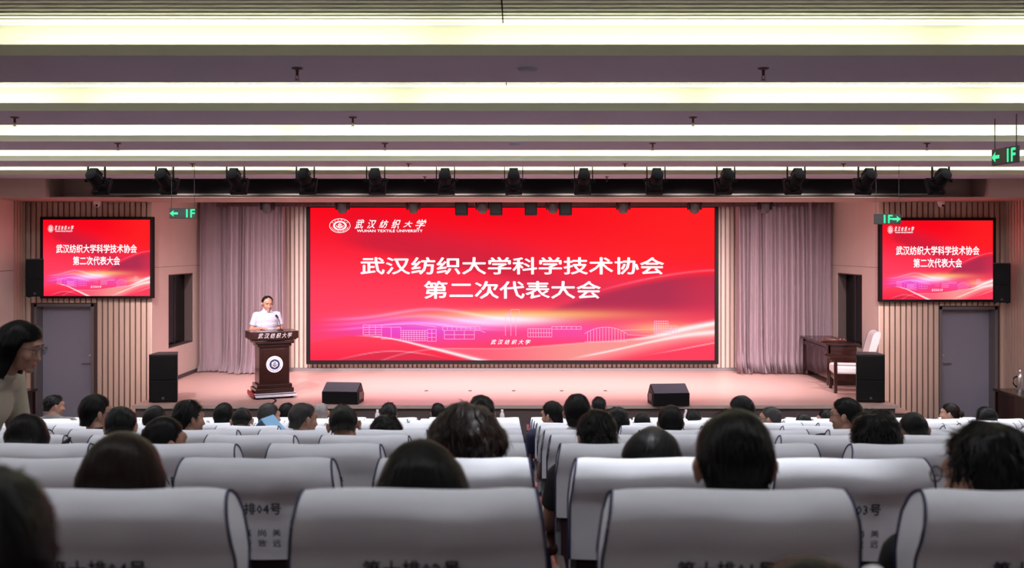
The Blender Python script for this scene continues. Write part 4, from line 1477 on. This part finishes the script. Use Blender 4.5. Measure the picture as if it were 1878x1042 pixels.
# hair ---------------------------------------------------------------
def hair_mesh(style, seed):
    """style: dict thick, back, side, front (hairline heights in the head frame), puff, curl, long, width, thin"""
    rn = random.Random(seed)
    nth, nv = 56, 26
    a, b_, c_ = 0.074, 0.092, 0.086
    cz, cy = 0.022, -0.010
    T = style.get('thick', 0.014)
    bm = bmesh.new()
    def hairline(th):
        # th 0 = back, pi = front
        q = abs(th)
        pts = [(0, style['back']), (0.9, style['back']), (1.35, style['side']), (1.75, style['side']), (2.1, style.get('temple', 0.045)), (PI, style['front'])]
        return float(np.interp(q, [p[0] for p in pts], [p[1] for p in pts]))
    def surf(th, t, extra=0.0):
        zb = hairline(th)
        ze = max(zb, -0.02)
        th_c = math.cos(th)
        # polar part down to ze
        phi_end = math.acos(max(-1, min(1, (ze - cz) / c_)))
        L1 = phi_end * 0.088
        L2 = max(0.0, ze - zb)
        s = t * (L1 + L2)
        thick = T * (1 + style.get('top', 0.0) * max(0, 1 - t * 1.6))
        taper = 1.0 if L2 > 0.05 else (1 - t ** 6)
        puff = style.get('puff', 0.0)
        if s <= L1:
            phi = s / 0.088
            k = math.sin(phi)
            r = thick * taper + puff * k + extra
            x = (a + r) * k * math.sin(th)
            y = cy - (b_ + r) * k * th_c
            z = cz + (c_ + thick * taper + extra + style.get('lift', 0)) * math.cos(phi)
        else:
            f = (s - L1)
            k = math.sin(phi_end)
            fl = style.get('flare', 0.0) * f
            pin = style.get('nape', 0.0) * f * max(0, th_c)
            r = thick + puff + fl + extra
            x = (a + r) * k * math.sin(th)
            y = cy - (b_ + r - pin) * k * th_c
            z = ze - f
        nzv = Vector((x * 14, y * 14, z * 14 + seed))
        j = style.get('curl', 0.0)
        p = Vector((x, y, z))
        nrm = Vector((x, y - cy, (z - cz) if s <= L1 else 0)).normalized()
        if style.get('ears'):
            p.x += (1 if p.x > 0 else -1) * style['ears'] * math.exp(-((p.z + 0.005) / 0.04) ** 2) * abs(math.sin(th)) ** 3
        p += nrm * (noise.noise(nzv) * (0.006 + j) + noise.noise(nzv * 2.6) * (0.0025 + j * 0.6))
        return p, nrm
    g = []
    for jv in range(nv + 1):
        row = []
        for i in range(nth):
            th = -PI + 2 * PI * i / nth
            p, _ = surf(th, jv / nv)
            row.append(bm.verts.new(p))
        g.append(row)
    for jv in range(nv):
        for i in range(nth):
            i2 = (i + 1) % nth
            bm.faces.new((g[jv][i], g[jv][i2], g[jv + 1][i2], g[jv + 1][i]))
    bmesh.ops.remove_doubles(bm, verts=g[0], dist=1e-4)
    bmesh.ops.recalc_face_normals(bm, faces=bm.faces[:])
    # locks: thin tapered ribbons lying on the shell
    nl = style.get('locks', 1100)
    lift = style.get('spike', 0.004) * 1.5 + 0.003
    thin = style.get('thin', 0.0)
    for _ in range(nl):
        th = rn.uniform(-PI, PI)
        t0 = 0.05 + 0.87 * math.sqrt(rn.random())
        if thin and t0 < thin and rn.random() < 0.7:
            continue
        dt = rn.uniform(0.12, 0.26) * style.get('lock_len', 1.0)
        dth = rn.uniform(-0.22, 0.22)
        wd = rn.uniform(0.0012, 0.0030)
        n3 = 4
        pv = None
        up = min(1, t0 * 2.5) * rn.uniform(0.2, 1.0) ** 2 * lift * (2.2 if rn.random() < 0.1 else 1)
        for q in range(n3 + 1):
            f = q / n3
            tt = min(t0 + dt * f, 1.0)
            p, nr = surf(th + dth * f, tt, 0.0012)
            p = p + nr * (up * f)
            p2, _ = surf(th + dth * f + 0.02, tt, 0.0012)
            sd = (p2 - p)
            sd = sd - nr * sd.dot(nr)
            sd = sd.normalized() if sd.length > 1e-6 else Vector((1, 0, 0))
            hw = wd * (1 - f) * (0.5 + f) * 1.6 + 0.0003
            vv = (bm.verts.new(p - sd * hw), bm.verts.new(p + sd * hw))
            if pv:
                bm.faces.new((pv[0], pv[1], vv[1], vv[0]))
            pv = vv
    for (bx, by, bz, br) in style.get('buns', ()):
        q = bmesh.ops.create_icosphere(bm, subdivisions=3, radius=1.0)
        for v in q['verts']:
            v.co = Vector((bx + v.co.x * br, by + v.co.y * br * 0.85, bz + v.co.z * br)) + v.co * noise.noise(v.co * 3 + Vector((seed, 0, 0))) * br * 0.15
    me = bpy.data.meshes.new('hair')
    bm.to_mesh(me)
    bm.free()
    me.shade_smooth()
    return me


ST = {
    'short': dict(thick=0.013, back=-0.075, side=-0.012, front=0.072, top=0.8),
    'neat': dict(thick=0.012, back=-0.065, side=0.0, front=0.075, top=0.6, spike=0.003),
    'crew': dict(thick=0.007, back=-0.055, side=0.010, front=0.075, spike=0.006, lock_len=0.4),
    'spiky': dict(thick=0.014, back=-0.07, side=-0.010, front=0.07, top=0.9, spike=0.014, locks=1500),
    'messy': dict(thick=0.018, back=-0.075, side=-0.02, front=0.065, top=0.7, spike=0.012, curl=0.006, locks=1500),
    'sparse': dict(thick=0.004, back=-0.06, side=0.0, front=0.085, spike=0.002, thin=0.5, locks=700),
    'bob': dict(ears=0.013, thick=0.016, back=-0.115, side=-0.10, front=0.06, temple=-0.07, puff=0.006, flare=0.10, locks=1400, spike=0.003),
    'long': dict(ears=0.013, thick=0.014, back=-0.24, side=-0.20, front=0.065, temple=-0.12, puff=0.0, flare=0.36, locks=1600, spike=0.003, lock_len=1.3),
    'perm': dict(ears=0.013, thick=0.030, back=-0.125, side=-0.10, front=0.055, temple=-0.04, puff=0.018, curl=0.013, spike=0.012, locks=2000, lock_len=0.6),
    'frizzy': dict(ears=0.013, thick=0.022, back=-0.10, side=-0.07, front=0.06, temple=0.0, puff=0.008, curl=0.009, spike=0.010, locks=1700, lock_len=0.7),
    'bun': dict(thick=0.010, back=-0.06, side=0.0, front=0.07, spike=0.002, buns=[(0, -0.118, 0.0, 0.042)]),
    'tied': dict(thick=0.012, back=-0.07, side=-0.01, front=0.07, spike=0.002, buns=[(0, -0.110, -0.045, 0.030), (0, -0.118, -0.085, 0.026), (0, -0.116, -0.125, 0.022)]),
}
_hair = {}
def hair(style, v=0):
    if (style, v) not in _hair:
        _hair[(style, v)] = hair_mesh(ST[style], hash_seed(style) + v * 7)
    return _hair[(style, v)]
def hash_seed(s): return sum(ord(c) * (i + 1) for i, c in enumerate(s)) % 97


def hairmat(nm, col, rough=0.4):
    return mat('hair_' + nm, col, rough, vary=0.3, scale=40, spec=0.18)


H_black = hairmat('black', (0.0045, 0.004, 0.0045))
H_brown = hairmat('brown', (0.012, 0.005, 0.004))
H_grey = hairmat('grey', (0.05, 0.047, 0.047))
H_lt = hairmat('light_grey', (0.22, 0.19, 0.19))
SKIN = mat('skin', (0.40, 0.215, 0.15), 0.5, vary=0.06, scale=30)
SKIN2 = mat('skin_tanned', (0.32, 0.16, 0.11), 0.5, vary=0.06, scale=30)
M_eye = mat('eye_white', (0.28, 0.25, 0.24), 0.35)
M_iris = mat('iris', (0.02, 0.012, 0.01), 0.2)
M_lipc = mat('lips', (0.40, 0.13, 0.11), 0.4)
M_brow = mat('brow', (0.03, 0.02, 0.02), 0.8)
eye_me = MB().ball((0, 0, 0), 0.0115, 2).mesh('eye', smooth=True)
iris_me = MB().ball((0, 0.0062, 0), (0.0072, 0.0062, 0.0072), 2).mesh('iris', smooth=True)
brow_me = MB().cap((-0.014, 0, 0), (0.014, -0.004, -0.001), 0.0032, 0.0024, 8).mesh('eyebrow', smooth=True)
lm = MB()
lm.ball((0, 0.0985, -0.0655), (0.019, 0.0035, 0.0035), 2)
lm.ball((0, 0.0965, -0.0745), (0.017, 0.0035, 0.004), 2)
lip_me = remesh(lm, 'lips', 0.0015, 1, 0.5)
gl = MB()
for s in (-1, 1):
    gl.tube([(s * 0.033 + 0.023 * math.cos(t), 0.112 - 0.006 * abs(math.cos(t)) * (math.cos(t) * s > 0), 0.006 + 0.018 * math.sin(t)) for t in [i * PI / 10 for i in range(21)]], 0.0018, 6)
    gl.tube([(s * 0.056, 0.108, 0.012), (s * 0.076, 0.075, 0.012), (s * 0.086, 0.0, 0.010), (s * 0.084, -0.02, -0.008)], 0.0018, 6)
gl.tube([(-0.010, 0.113, 0.010), (0, 0.116, 0.013), (0.010, 0.113, 0.010)], 0.0018, 6)
glass_me = gl.mesh('glasses')
lens_me = [MB().cyl((s * 0.033, 0.1105, 0.006), (s * 0.033, 0.1110, 0.006), 0.0215, seg=18).mesh('lens') for s in (-1, 1)]
M_lensg = bpy.data.materials.new('spectacle_glass')
M_lensg.use_nodes = True
_bb = M_lensg.node_tree.nodes['Principled BSDF']
_bb.inputs['Transmission Weight'].default_value = 1.0
_bb.inputs['Roughness'].default_value = 0.03
_bb.inputs['IOR'].default_value = 1.1


def dress(t, P, bodym, shirtm, trm, shoes, hm, hair_m, skin, shirt_c, trou_c, glasses=False, face=False):
    b = mesh_obj('body', bodym, skin, t)
    mesh_obj('shirt', shirtm, shirt_c, t)
    mesh_obj('trousers', trm, trou_c, t)
    for s in shoes:
        mesh_obj('shoe', s, M_black, t)
    mesh_obj('hair', hm, hair_m, t, P['M'])
    for s in (-1, 1):
        e = mesh_obj('eye', eye_me, M_eye, t, P['M'] @ Matrix.Translation((s * 0.031, 0.0715, 0.0055)))
        mesh_obj('iris', iris_me, M_iris, e)
    if face:
        for s in (-1, 1):
            mesh_obj('eyebrow', brow_me, M_brow, t, P['M'] @ Matrix.Translation((s * 0.032, 0.0945, 0.030)) @ Matrix.Scale(s, 4, (1, 0, 0)))
        mesh_obj('lips', lip_me, M_lipc, t, P['M'])
    if glasses:
        g = mesh_obj('glasses', glass_me, M_grey, t, P['M'])
        for q in lens_me:
            mesh_obj('lens', q, M_lensg, g)


# seated variants: head straight, bowed, turned left, turned right, tilted
HP = Vector((0, 0.245, 1.165))
VAR = {}
for nm, (yaw, pit, rol, dy, dz) in dict(straight=(0, 0.05, 0, 0, 0), slight=(0.5, 0.10, 0, 0.005, 0), bowed=(0.1, 0.55, 0, 0.05, -0.02), left=(0.95, 0.08, 0, 0.01, 0), right=(-0.8, 0.12, 0, 0.01, 0), tilted=(-0.25, 0.25, 0.16, 0.02, -0.005)).items():
    P = pose_seated(HM(HP + Vector((0, dy, dz)), yaw, pit, rol))
    VAR[nm] = (P, body_mesh(P))
P0 = VAR['straight'][0]
sh_a, sh_b = shirt_mesh(P0), shirt_mesh(P0, 1.12)
sh_l = shirt_mesh(P0, 1.0, 1.85)
tr_a = trouser_mesh(P0)
shoe_a = [shoe_mesh(P0, 0), shoe_mesh(P0, 1)]


def cloth(nm, c): return mat('cloth_' + nm, c, 0.85, vary=0.08, scale=30)


TROU = cloth('trousers_dark', (0.02, 0.02, 0.028))
SHC = dict(white=cloth('white', (0.62, 0.62, 0.66)), black=cloth('black', (0.015, 0.015, 0.018)), navy=cloth('navy', (0.018, 0.022, 0.055)), grey=cloth('grey', (0.16, 0.15, 0.145)),
           blue=cloth('pale_blue', (0.35, 0.42, 0.55)), green=cloth('olive', (0.10, 0.105, 0.07)), red=cloth('wine', (0.14, 0.02, 0.03)), plaid=cloth('brown', (0.12, 0.08, 0.06)))
SHN = dict(white='white', black='black', navy='navy', grey='grey', blue='pale blue', green='olive', red='wine red', plaid='brown')


def seated(k, xpx, ypx, style, col, var, label, shirt='white', hv=0, glasses=False, sl=False, tan=False, wide=1.0, dextra=0.0, n=None):
    D = rowD(k) + 0.26 + dextra
    P, bm_ = VAR[var]
    X = (xpx - CX) * D / F
    zt = CAMZ - (ypx - CY) * D / F
    h0 = P['M'].translation
    top = 0.118 + {'short': .01, 'perm': .034, 'spiky': .012, 'messy': .018, 'frizzy': .014, 'bob': .008, 'crew': 0, 'sparse': -0.006, 'neat': 0.006}.get(style, 0.004)
    s = (zt - rowZ(k)) / (h0.z + top - (0.012 if var == 'bowed' else 0))
    nn = round((X + 0.186) / 0.6) if n is None else n
    cx = -0.186 + 0.6 * nn
    xr = min(max(X, cx - 0.06), cx + 0.06)
    roll = math.atan2(X - xr, zt - rowZ(k) - 0.12)
    t = thing('person', label, 'person', (xr, rowD(k) + dextra, rowZ(k)), (0, roll, 0), 'seated audience')
    t.scale = (s * wide, s, s)
    dress(t, P, bm_, sh_l if sl else (sh_b if wide > 1.03 else sh_a), tr_a, shoe_a, hair(style, hv), col, SKIN2 if tan else SKIN, SHC[shirt], TROU, glasses)
    if (k, nn) not in chairs:
        make_chair(k, nn, rnd)
    return t


B, BR, G, LG = H_black, H_brown, H_grey, H_lt
AUD = [
    # row, x, ytop, hair, colour, head, label, kw
    (-1, -14, 822, 'short', B, 'straight', 'person with short black hair, huge and cut off by the left photo edge', dict(shirt='black', sl=True, n=-1)),
    (0, 1340, 748, 'short', B, 'straight', 'man with thick short black hair and both ears showing, nearest row right of the middle', dict(shirt='navy', tan=True, wide=1.0)),
    (0, 777, 800, 'bob', B, 'straight', 'person with smooth rounded black bob, nearest row left of the middle gap', dict(shirt='black')),
    (0, 238, 785, 'long', BR, 'straight', 'woman with long brownish straight hair, nearest row at the left', dict(shirt='black')),
    (0, 1800, 768, 'messy', B, 'slight', 'man in glasses with bushy black hair turned left, nearest row at the right edge', dict(shirt='black', glasses=True, hv=1, wide=1.06, n=2)),
    (1, 857, 728, 'perm', BR, 'straight', 'person with big curly reddish-brown perm, ninth row beside the middle gap', dict(shirt='black')),
    (1, 1194, 780, 'bob', B, 'tilted', 'person with glossy dark bob, ninth row behind the short haired man', dict(shirt='navy', hv=1)),
    (2, 308, 762, 'neat', B, 'right', 'person with glossy combed black hair and one ear showing, eighth row at the left', dict(shirt='black')),
    (2, 48, 765, 'long', B, 'bowed', 'woman with shiny long black hair bowed, eighth row at the far left', dict(shirt='white')),
    (2, 1096, 760, 'messy', B, 'bowed', 'person with grey-flecked tousled black hair, eighth row right of the middle gap', dict(shirt='black')),
    (2, 1602, 748, 'frizzy', B, 'straight', 'person with frizzy rounded black hair, eighth row at the right', dict(shirt='black')),
    (3, 630, 750, 'sparse', B, 'bowed', 'man with thinning dark crown, seventh row left of centre', dict(shirt='plaid', tan=True, wide=1.04)),
    (3, 220, 750, 'short', B, 'bowed', 'person in a dark cap of hair leaning forward, seventh row near the left', dict(shirt='black', hv=1)),
    (3, 1678, 762, 'sparse', B, 'bowed', 'man with bald patch bowing, seventh row near the right', dict(shirt='black', tan=True)),
    (4, 1058, 722, 'short', B, 'straight', 'tall man with short textured black hair and bare neck, sixth row right of the gap', dict(shirt='white', hv=2)),
    (4, 557, 738, 'sparse', G, 'right', 'balding man with close-cropped head, sixth row behind the blue folder', dict(shirt='white')),
    (4, 709, 757, 'frizzy', B, 'straight', 'person with short frizzy dark hair, sixth row left of centre', dict(shirt='white', hv=1)),
    (4, 178, 722, 'short', B, 'right', 'tall man in glasses with full black hair, sixth row at the left', dict(shirt='black', glasses=True, hv=1)),
    (4, 1228, 742, 'short', B, 'straight', 'person with short black hair and wide ears, sixth row right of centre', dict(shirt='black', tan=True)),
    (4, 1551, 728, 'tied', B, 'left', 'woman in glasses with tied-back hair turned left, sixth row at the right', dict(shirt='black', glasses=True)),
    (4, 348, 732, 'spiky', B, 'right', 'man with spiky dark hair and lit right ear, sixth row at the left', dict(shirt='black')),
    (4, 883, 724, 'short', B, 'straight', 'person whose black hair shows just above the curly perm', dict(shirt='black', hv=1)),
    (5, 1132, 742, 'messy', B, 'straight', 'person with tousled black hair, fifth row right of the tall man', dict(shirt='black', hv=1)),
    (5, 443, 752, 'sparse', B, 'bowed', 'man with thinning black crown, fifth row left of the lectern', dict(shirt='blue', hv=1)),
    (5, 287, 742, 'short', B, 'straight', 'person with round black hair, fifth row before the left loudspeaker', dict(shirt='black')),
    (5, 1357, 726, 'short', B, 'left', 'person with full black hair, fifth row above the big short haired man', dict(shirt='black', hv=2)),
    (6, 495, 738, 'neat', G, 'right', 'man with greying hair beside the blue folder, fourth row', dict(shirt='white')),
    (6, 412, 738, 'short', B, 'straight', 'person with plain black hair, fourth row below the lectern cable', dict(shirt='navy')),
    (6, 629, 740, 'messy', B, 'straight', 'person with dark wavy hair, fourth row before the left stage monitor', dict(shirt='white', hv=1)),
    (6, 1012, 735, 'short', B, 'left', 'man with face turned left, fourth row right of the middle gap', dict(shirt='navy', hv=1)),
    (6, 1178, 760, 'sparse', B, 'bowed', 'man with low dark head, fourth row right of the tousled person', dict(shirt='red')),
    (6, 1412, 745, 'sparse', G, 'left', 'balding man with shiny forehead turned left, fourth row', dict(shirt='grey', glasses=True)),
    (7, 1471, 757, 'short', B, 'straight', 'person with low round black hair, third row right of centre', dict(shirt='white')),
    (7, 1811, 750, 'bob', B, 'bowed', 'person wearing a black headband, third row before the right door', dict(shirt='grey')),
    (8, 98, 724, 'crew', B, 'right', 'man in a grey shirt with bowed neck before the left door', dict(shirt='grey', tan=True, wide=1.1)),
    (8, 714, 738, 'spiky', B, 'straight', 'person with dark curls, second row left of centre', dict(shirt='white', hv=1)),
    (8, 590, 738, 'sparse', LG, 'straight', 'grey haired man, second row before the left stage monitor', dict(shirt='white')),
    (8, 1273, 750, 'short', B, 'bowed', 'person with plain black hair, second row below the right stage monitor', dict(shirt='white', hv=2)),
    (8, 1512, 750, 'neat', B, 'left', 'person partly hidden behind the woman with tied hair', dict(shirt='black')),
    (8, 1741, 738, 'bun', BR, 'left', 'woman with brown hair gathered in a bun, second row at the right', dict(shirt='white')),
    (9, 528, 738, 'short', B, 'right', 'person with small dark head, front row right of the lectern', dict(shirt='white')),
    (9, 804, 738, 'short', B, 'straight', 'person with small dark head, front row left of the perm', dict(shirt='white', hv=1)),
    (9, 1098, 727, 'crew', B, 'straight', 'man with cropped hair and bare nape, front row behind the tall man', dict(shirt='white', tan=True)),
]
for k, x, y, st_, co_, va, lb, kw in AUD:
    t = seated(k, x, y, st_, co_, va, lb, **kw)
    if 'headband' in lb:
        arcp = [(0.108 * math.cos(q), -0.02, 0.015 + 0.118 * math.sin(q)) for q in [PI * i / 16 for i in range(17)]]
        mesh_obj('headband', MB().tube(arcp, 0.009, 8).mesh('headband', smooth=True), M_black, t, VAR[va][0]['M'])
# a bowed head at the very bottom edge, and the white paper beside it
P, bmsh = VAR['bowed']
t = seated(-1, 1490, 1036, 'crew', B, 'bowed', 'bowed dark head just rising into the bottom edge of the photo', shirt='black', n=1)

# headband of the person before the right door
# speaker ------------------------------------------------------------
SP = dict(M=HM((0, 0.04, 1.475), 0.0, 0.20) @ Matrix.Scale(1.10, 4), pelvis=(0, 0, .90), waist=(0, .01, 1.05), chest=(0, .015, 1.21), neck=(0, .005, 1.35),
          sh=[(-.175, .0, 1.275), (.175, .0, 1.275)], el=[(-.255, -.01, 1.05), (.255, -.01, 1.05)], wr=[(-.15, .19, 1.075), (.15, .19, 1.075)],
          hd=[(.35, .9, 0.05), (-.35, .9, 0.05)], hn=[(0, 0, -1), (0, 0, -1)],
          hip=[(-.09, 0, .87), (.09, 0, .87)], kn=[(-.10, .02, .48), (.10, .02, .48)], an=[(-.11, -.02, .09), (.11, -.02, .09)], toe=[(-.14, .14, .03), (.14, .14, .03)], curl=0.35)
ST['speaker'] = dict(thick=0.009, back=-0.05, side=0.0, front=0.104, temple=0.075, top=0.2, spike=0.002)
t = thing('person', 'man in a white short-sleeved shirt speaking behind the wooden lectern', 'person', (0, 0, 0))
hx = (488.5 - CX) * 16.9 / F
t.location = (hx, 16.93, STAGE_Z)
t.rotation_euler = (0, 0, R(180 + 30))
sc_ = (CAMZ - (543 - CY) * 16.9 / F - STAGE_Z) / 1.600
t.scale = (sc_, sc_, sc_)
b_sp = body_mesh(SP, 1.12, 0.35)
dress(t, SP, b_sp, shirt_mesh(SP, 1.14, 0.72), trouser_mesh(SP), [shoe_mesh(SP, 0), shoe_mesh(SP, 1)], hair('speaker'), H_black, SKIN2, cloth('bright_white', (0.36, 0.36, 0.43)), TROU, False, True)
for i in range(5):
    MB().cyl((0, 0.129, 1.26 - 0.075 * i), (0, 0.139, 1.26 - 0.075 * i), 0.006, seg=10).build('button', M_white, t)
for s in (-1, 1):
    MB().prism([(s * 0.008, 1.355), (s * 0.058, 1.372), (s * 0.062, 1.335), (s * 0.030, 1.315)], 0.068, 0.082, 'y').build('collar', cloth('bright_white', (0.36, 0.36, 0.43)), t)

# leaning woman at the left ------------------------------------------
WD = 4.72
WP = dict(M=HM((0, 0.23, 1.455), 0.10, 0.28), pelvis=(0, -.09, .90), waist=(0, -.04, 1.03), chest=(0, .05, 1.17), neck=(0, .13, 1.31),
          sh=[(-.17, .09, 1.265), (.17, .09, 1.265)], el=[(-.235, .10, .99), (.235, .16, 1.00)], wr=[(-.17, .32, .86), (.14, .36, .92)],
          hd=[(.1, .9, -.3), (-.25, .9, 0.1)], hn=[(.8, 0.1, -.3), (-.3, 0.1, .8)],
          hip=[(-.085, -.08, .86), (.085, -.08, .86)], kn=[(-.09, .0, .47), (.09, .0, .47)], an=[(-.10, -.05, .09), (.10, -.05, .09)], toe=[(-.12, .10, .03), (.12, .10, .03)], curl=0.8)
ST['woman'] = dict(ears=0.014, thick=0.015, back=-0.20, side=-0.15, front=0.060, temple=0.035, puff=0.004, flare=0.10, locks=2200, spike=0.004, lock_len=1.3)
rowk = 2
t = thing('person', 'woman in glasses and a khaki shirt bending forward in profile at the left edge', 'person', (0, 0, 0))
wy = R(-93)
hp = Matrix.Rotation(wy, 4, 'Z') @ Vector((0, 0.23, 0))
zt = CAMZ - (588 - CY) * WD / F
s = (zt - rowZ(rowk)) / 1.578
Xh = (36 - CX) * WD / F
t.location = (Xh - hp.x * s, WD - hp.y * s, rowZ(rowk))
t.rotation_euler = (0, 0, wy)
t.scale = (s, s, s)
b_w = body_mesh(WP, 0.92, 0.4)
KH = cloth('khaki', (0.42, 0.39, 0.31))
dress(t, WP, b_w, shirt_mesh(WP, 0.95, 0.85), trouser_mesh(WP), [shoe_mesh(WP, 0), shoe_mesh(WP, 1)], hair('woman'), H_black, SKIN, KH, TROU, True, True)
wM = t.matrix_basis.copy()
# her phone
ph = thing('smartphone', 'lit smartphone held up by the woman in the khaki shirt', 'phone', wM @ Vector((0.07, 0.47, 0.955)), (R(-25), R(8), wy))
MB().box(-0.038, 0.038, -0.005, 0.005, -0.078, 0.078, bevel=0.003).build('phone_case', M_black, ph)
MB().box(-0.034, 0.034, -0.0062, -0.0052, -0.072, 0.072).build('phone_screen', emit('phone_glow', rgb(190, 180, 250), 0.8), ph)
# blue folder held open in the fifth row
fo = thing('folder', 'pale blue folder held open like a tent in the fifth row', 'folder', px(490, 765, 7.9), (0, 0, R(-12)))
M_fold = mat('blue_folder', (0.22, 0.45, 0.72), 0.45)
MB().box(-0.003, 0.003, -0.11, 0.11, -0.30, 0.0, M=Matrix.Rotation(R(38), 4, 'Y')).build('folder_cover', M_fold, fo)
MB().box(-0.003, 0.003, -0.11, 0.11, -0.30, 0.0, M=Matrix.Rotation(R(-42), 4, 'Y')).build('folder_cover', M_fold, fo)
# crumpled white paper bag at the bottom edge
b = MB()
for i in range(26):
    b.ball((rnd.uniform(-0.055, 0.055), rnd.uniform(-0.05, 0.05), rnd.uniform(-0.10, 0.02) - 0.4 * 0), (rnd.uniform(0.012, 0.025),) * 3, 2)
b.box(-0.055, 0.055, -0.05, 0.05, -0.12, 0.0)
pb = thing('paper_bag', 'crumpled white paper bag peeping up at the bottom right edge', 'bag', px(1643, 1040, 1.45) + Vector((0, 0, -0.045)))
mesh_obj('bag_body', remesh(b, 'bag_body', 0.006, 1, 0.5), mat('white_paper', (0.85, 0.85, 0.88), 0.8), pb)
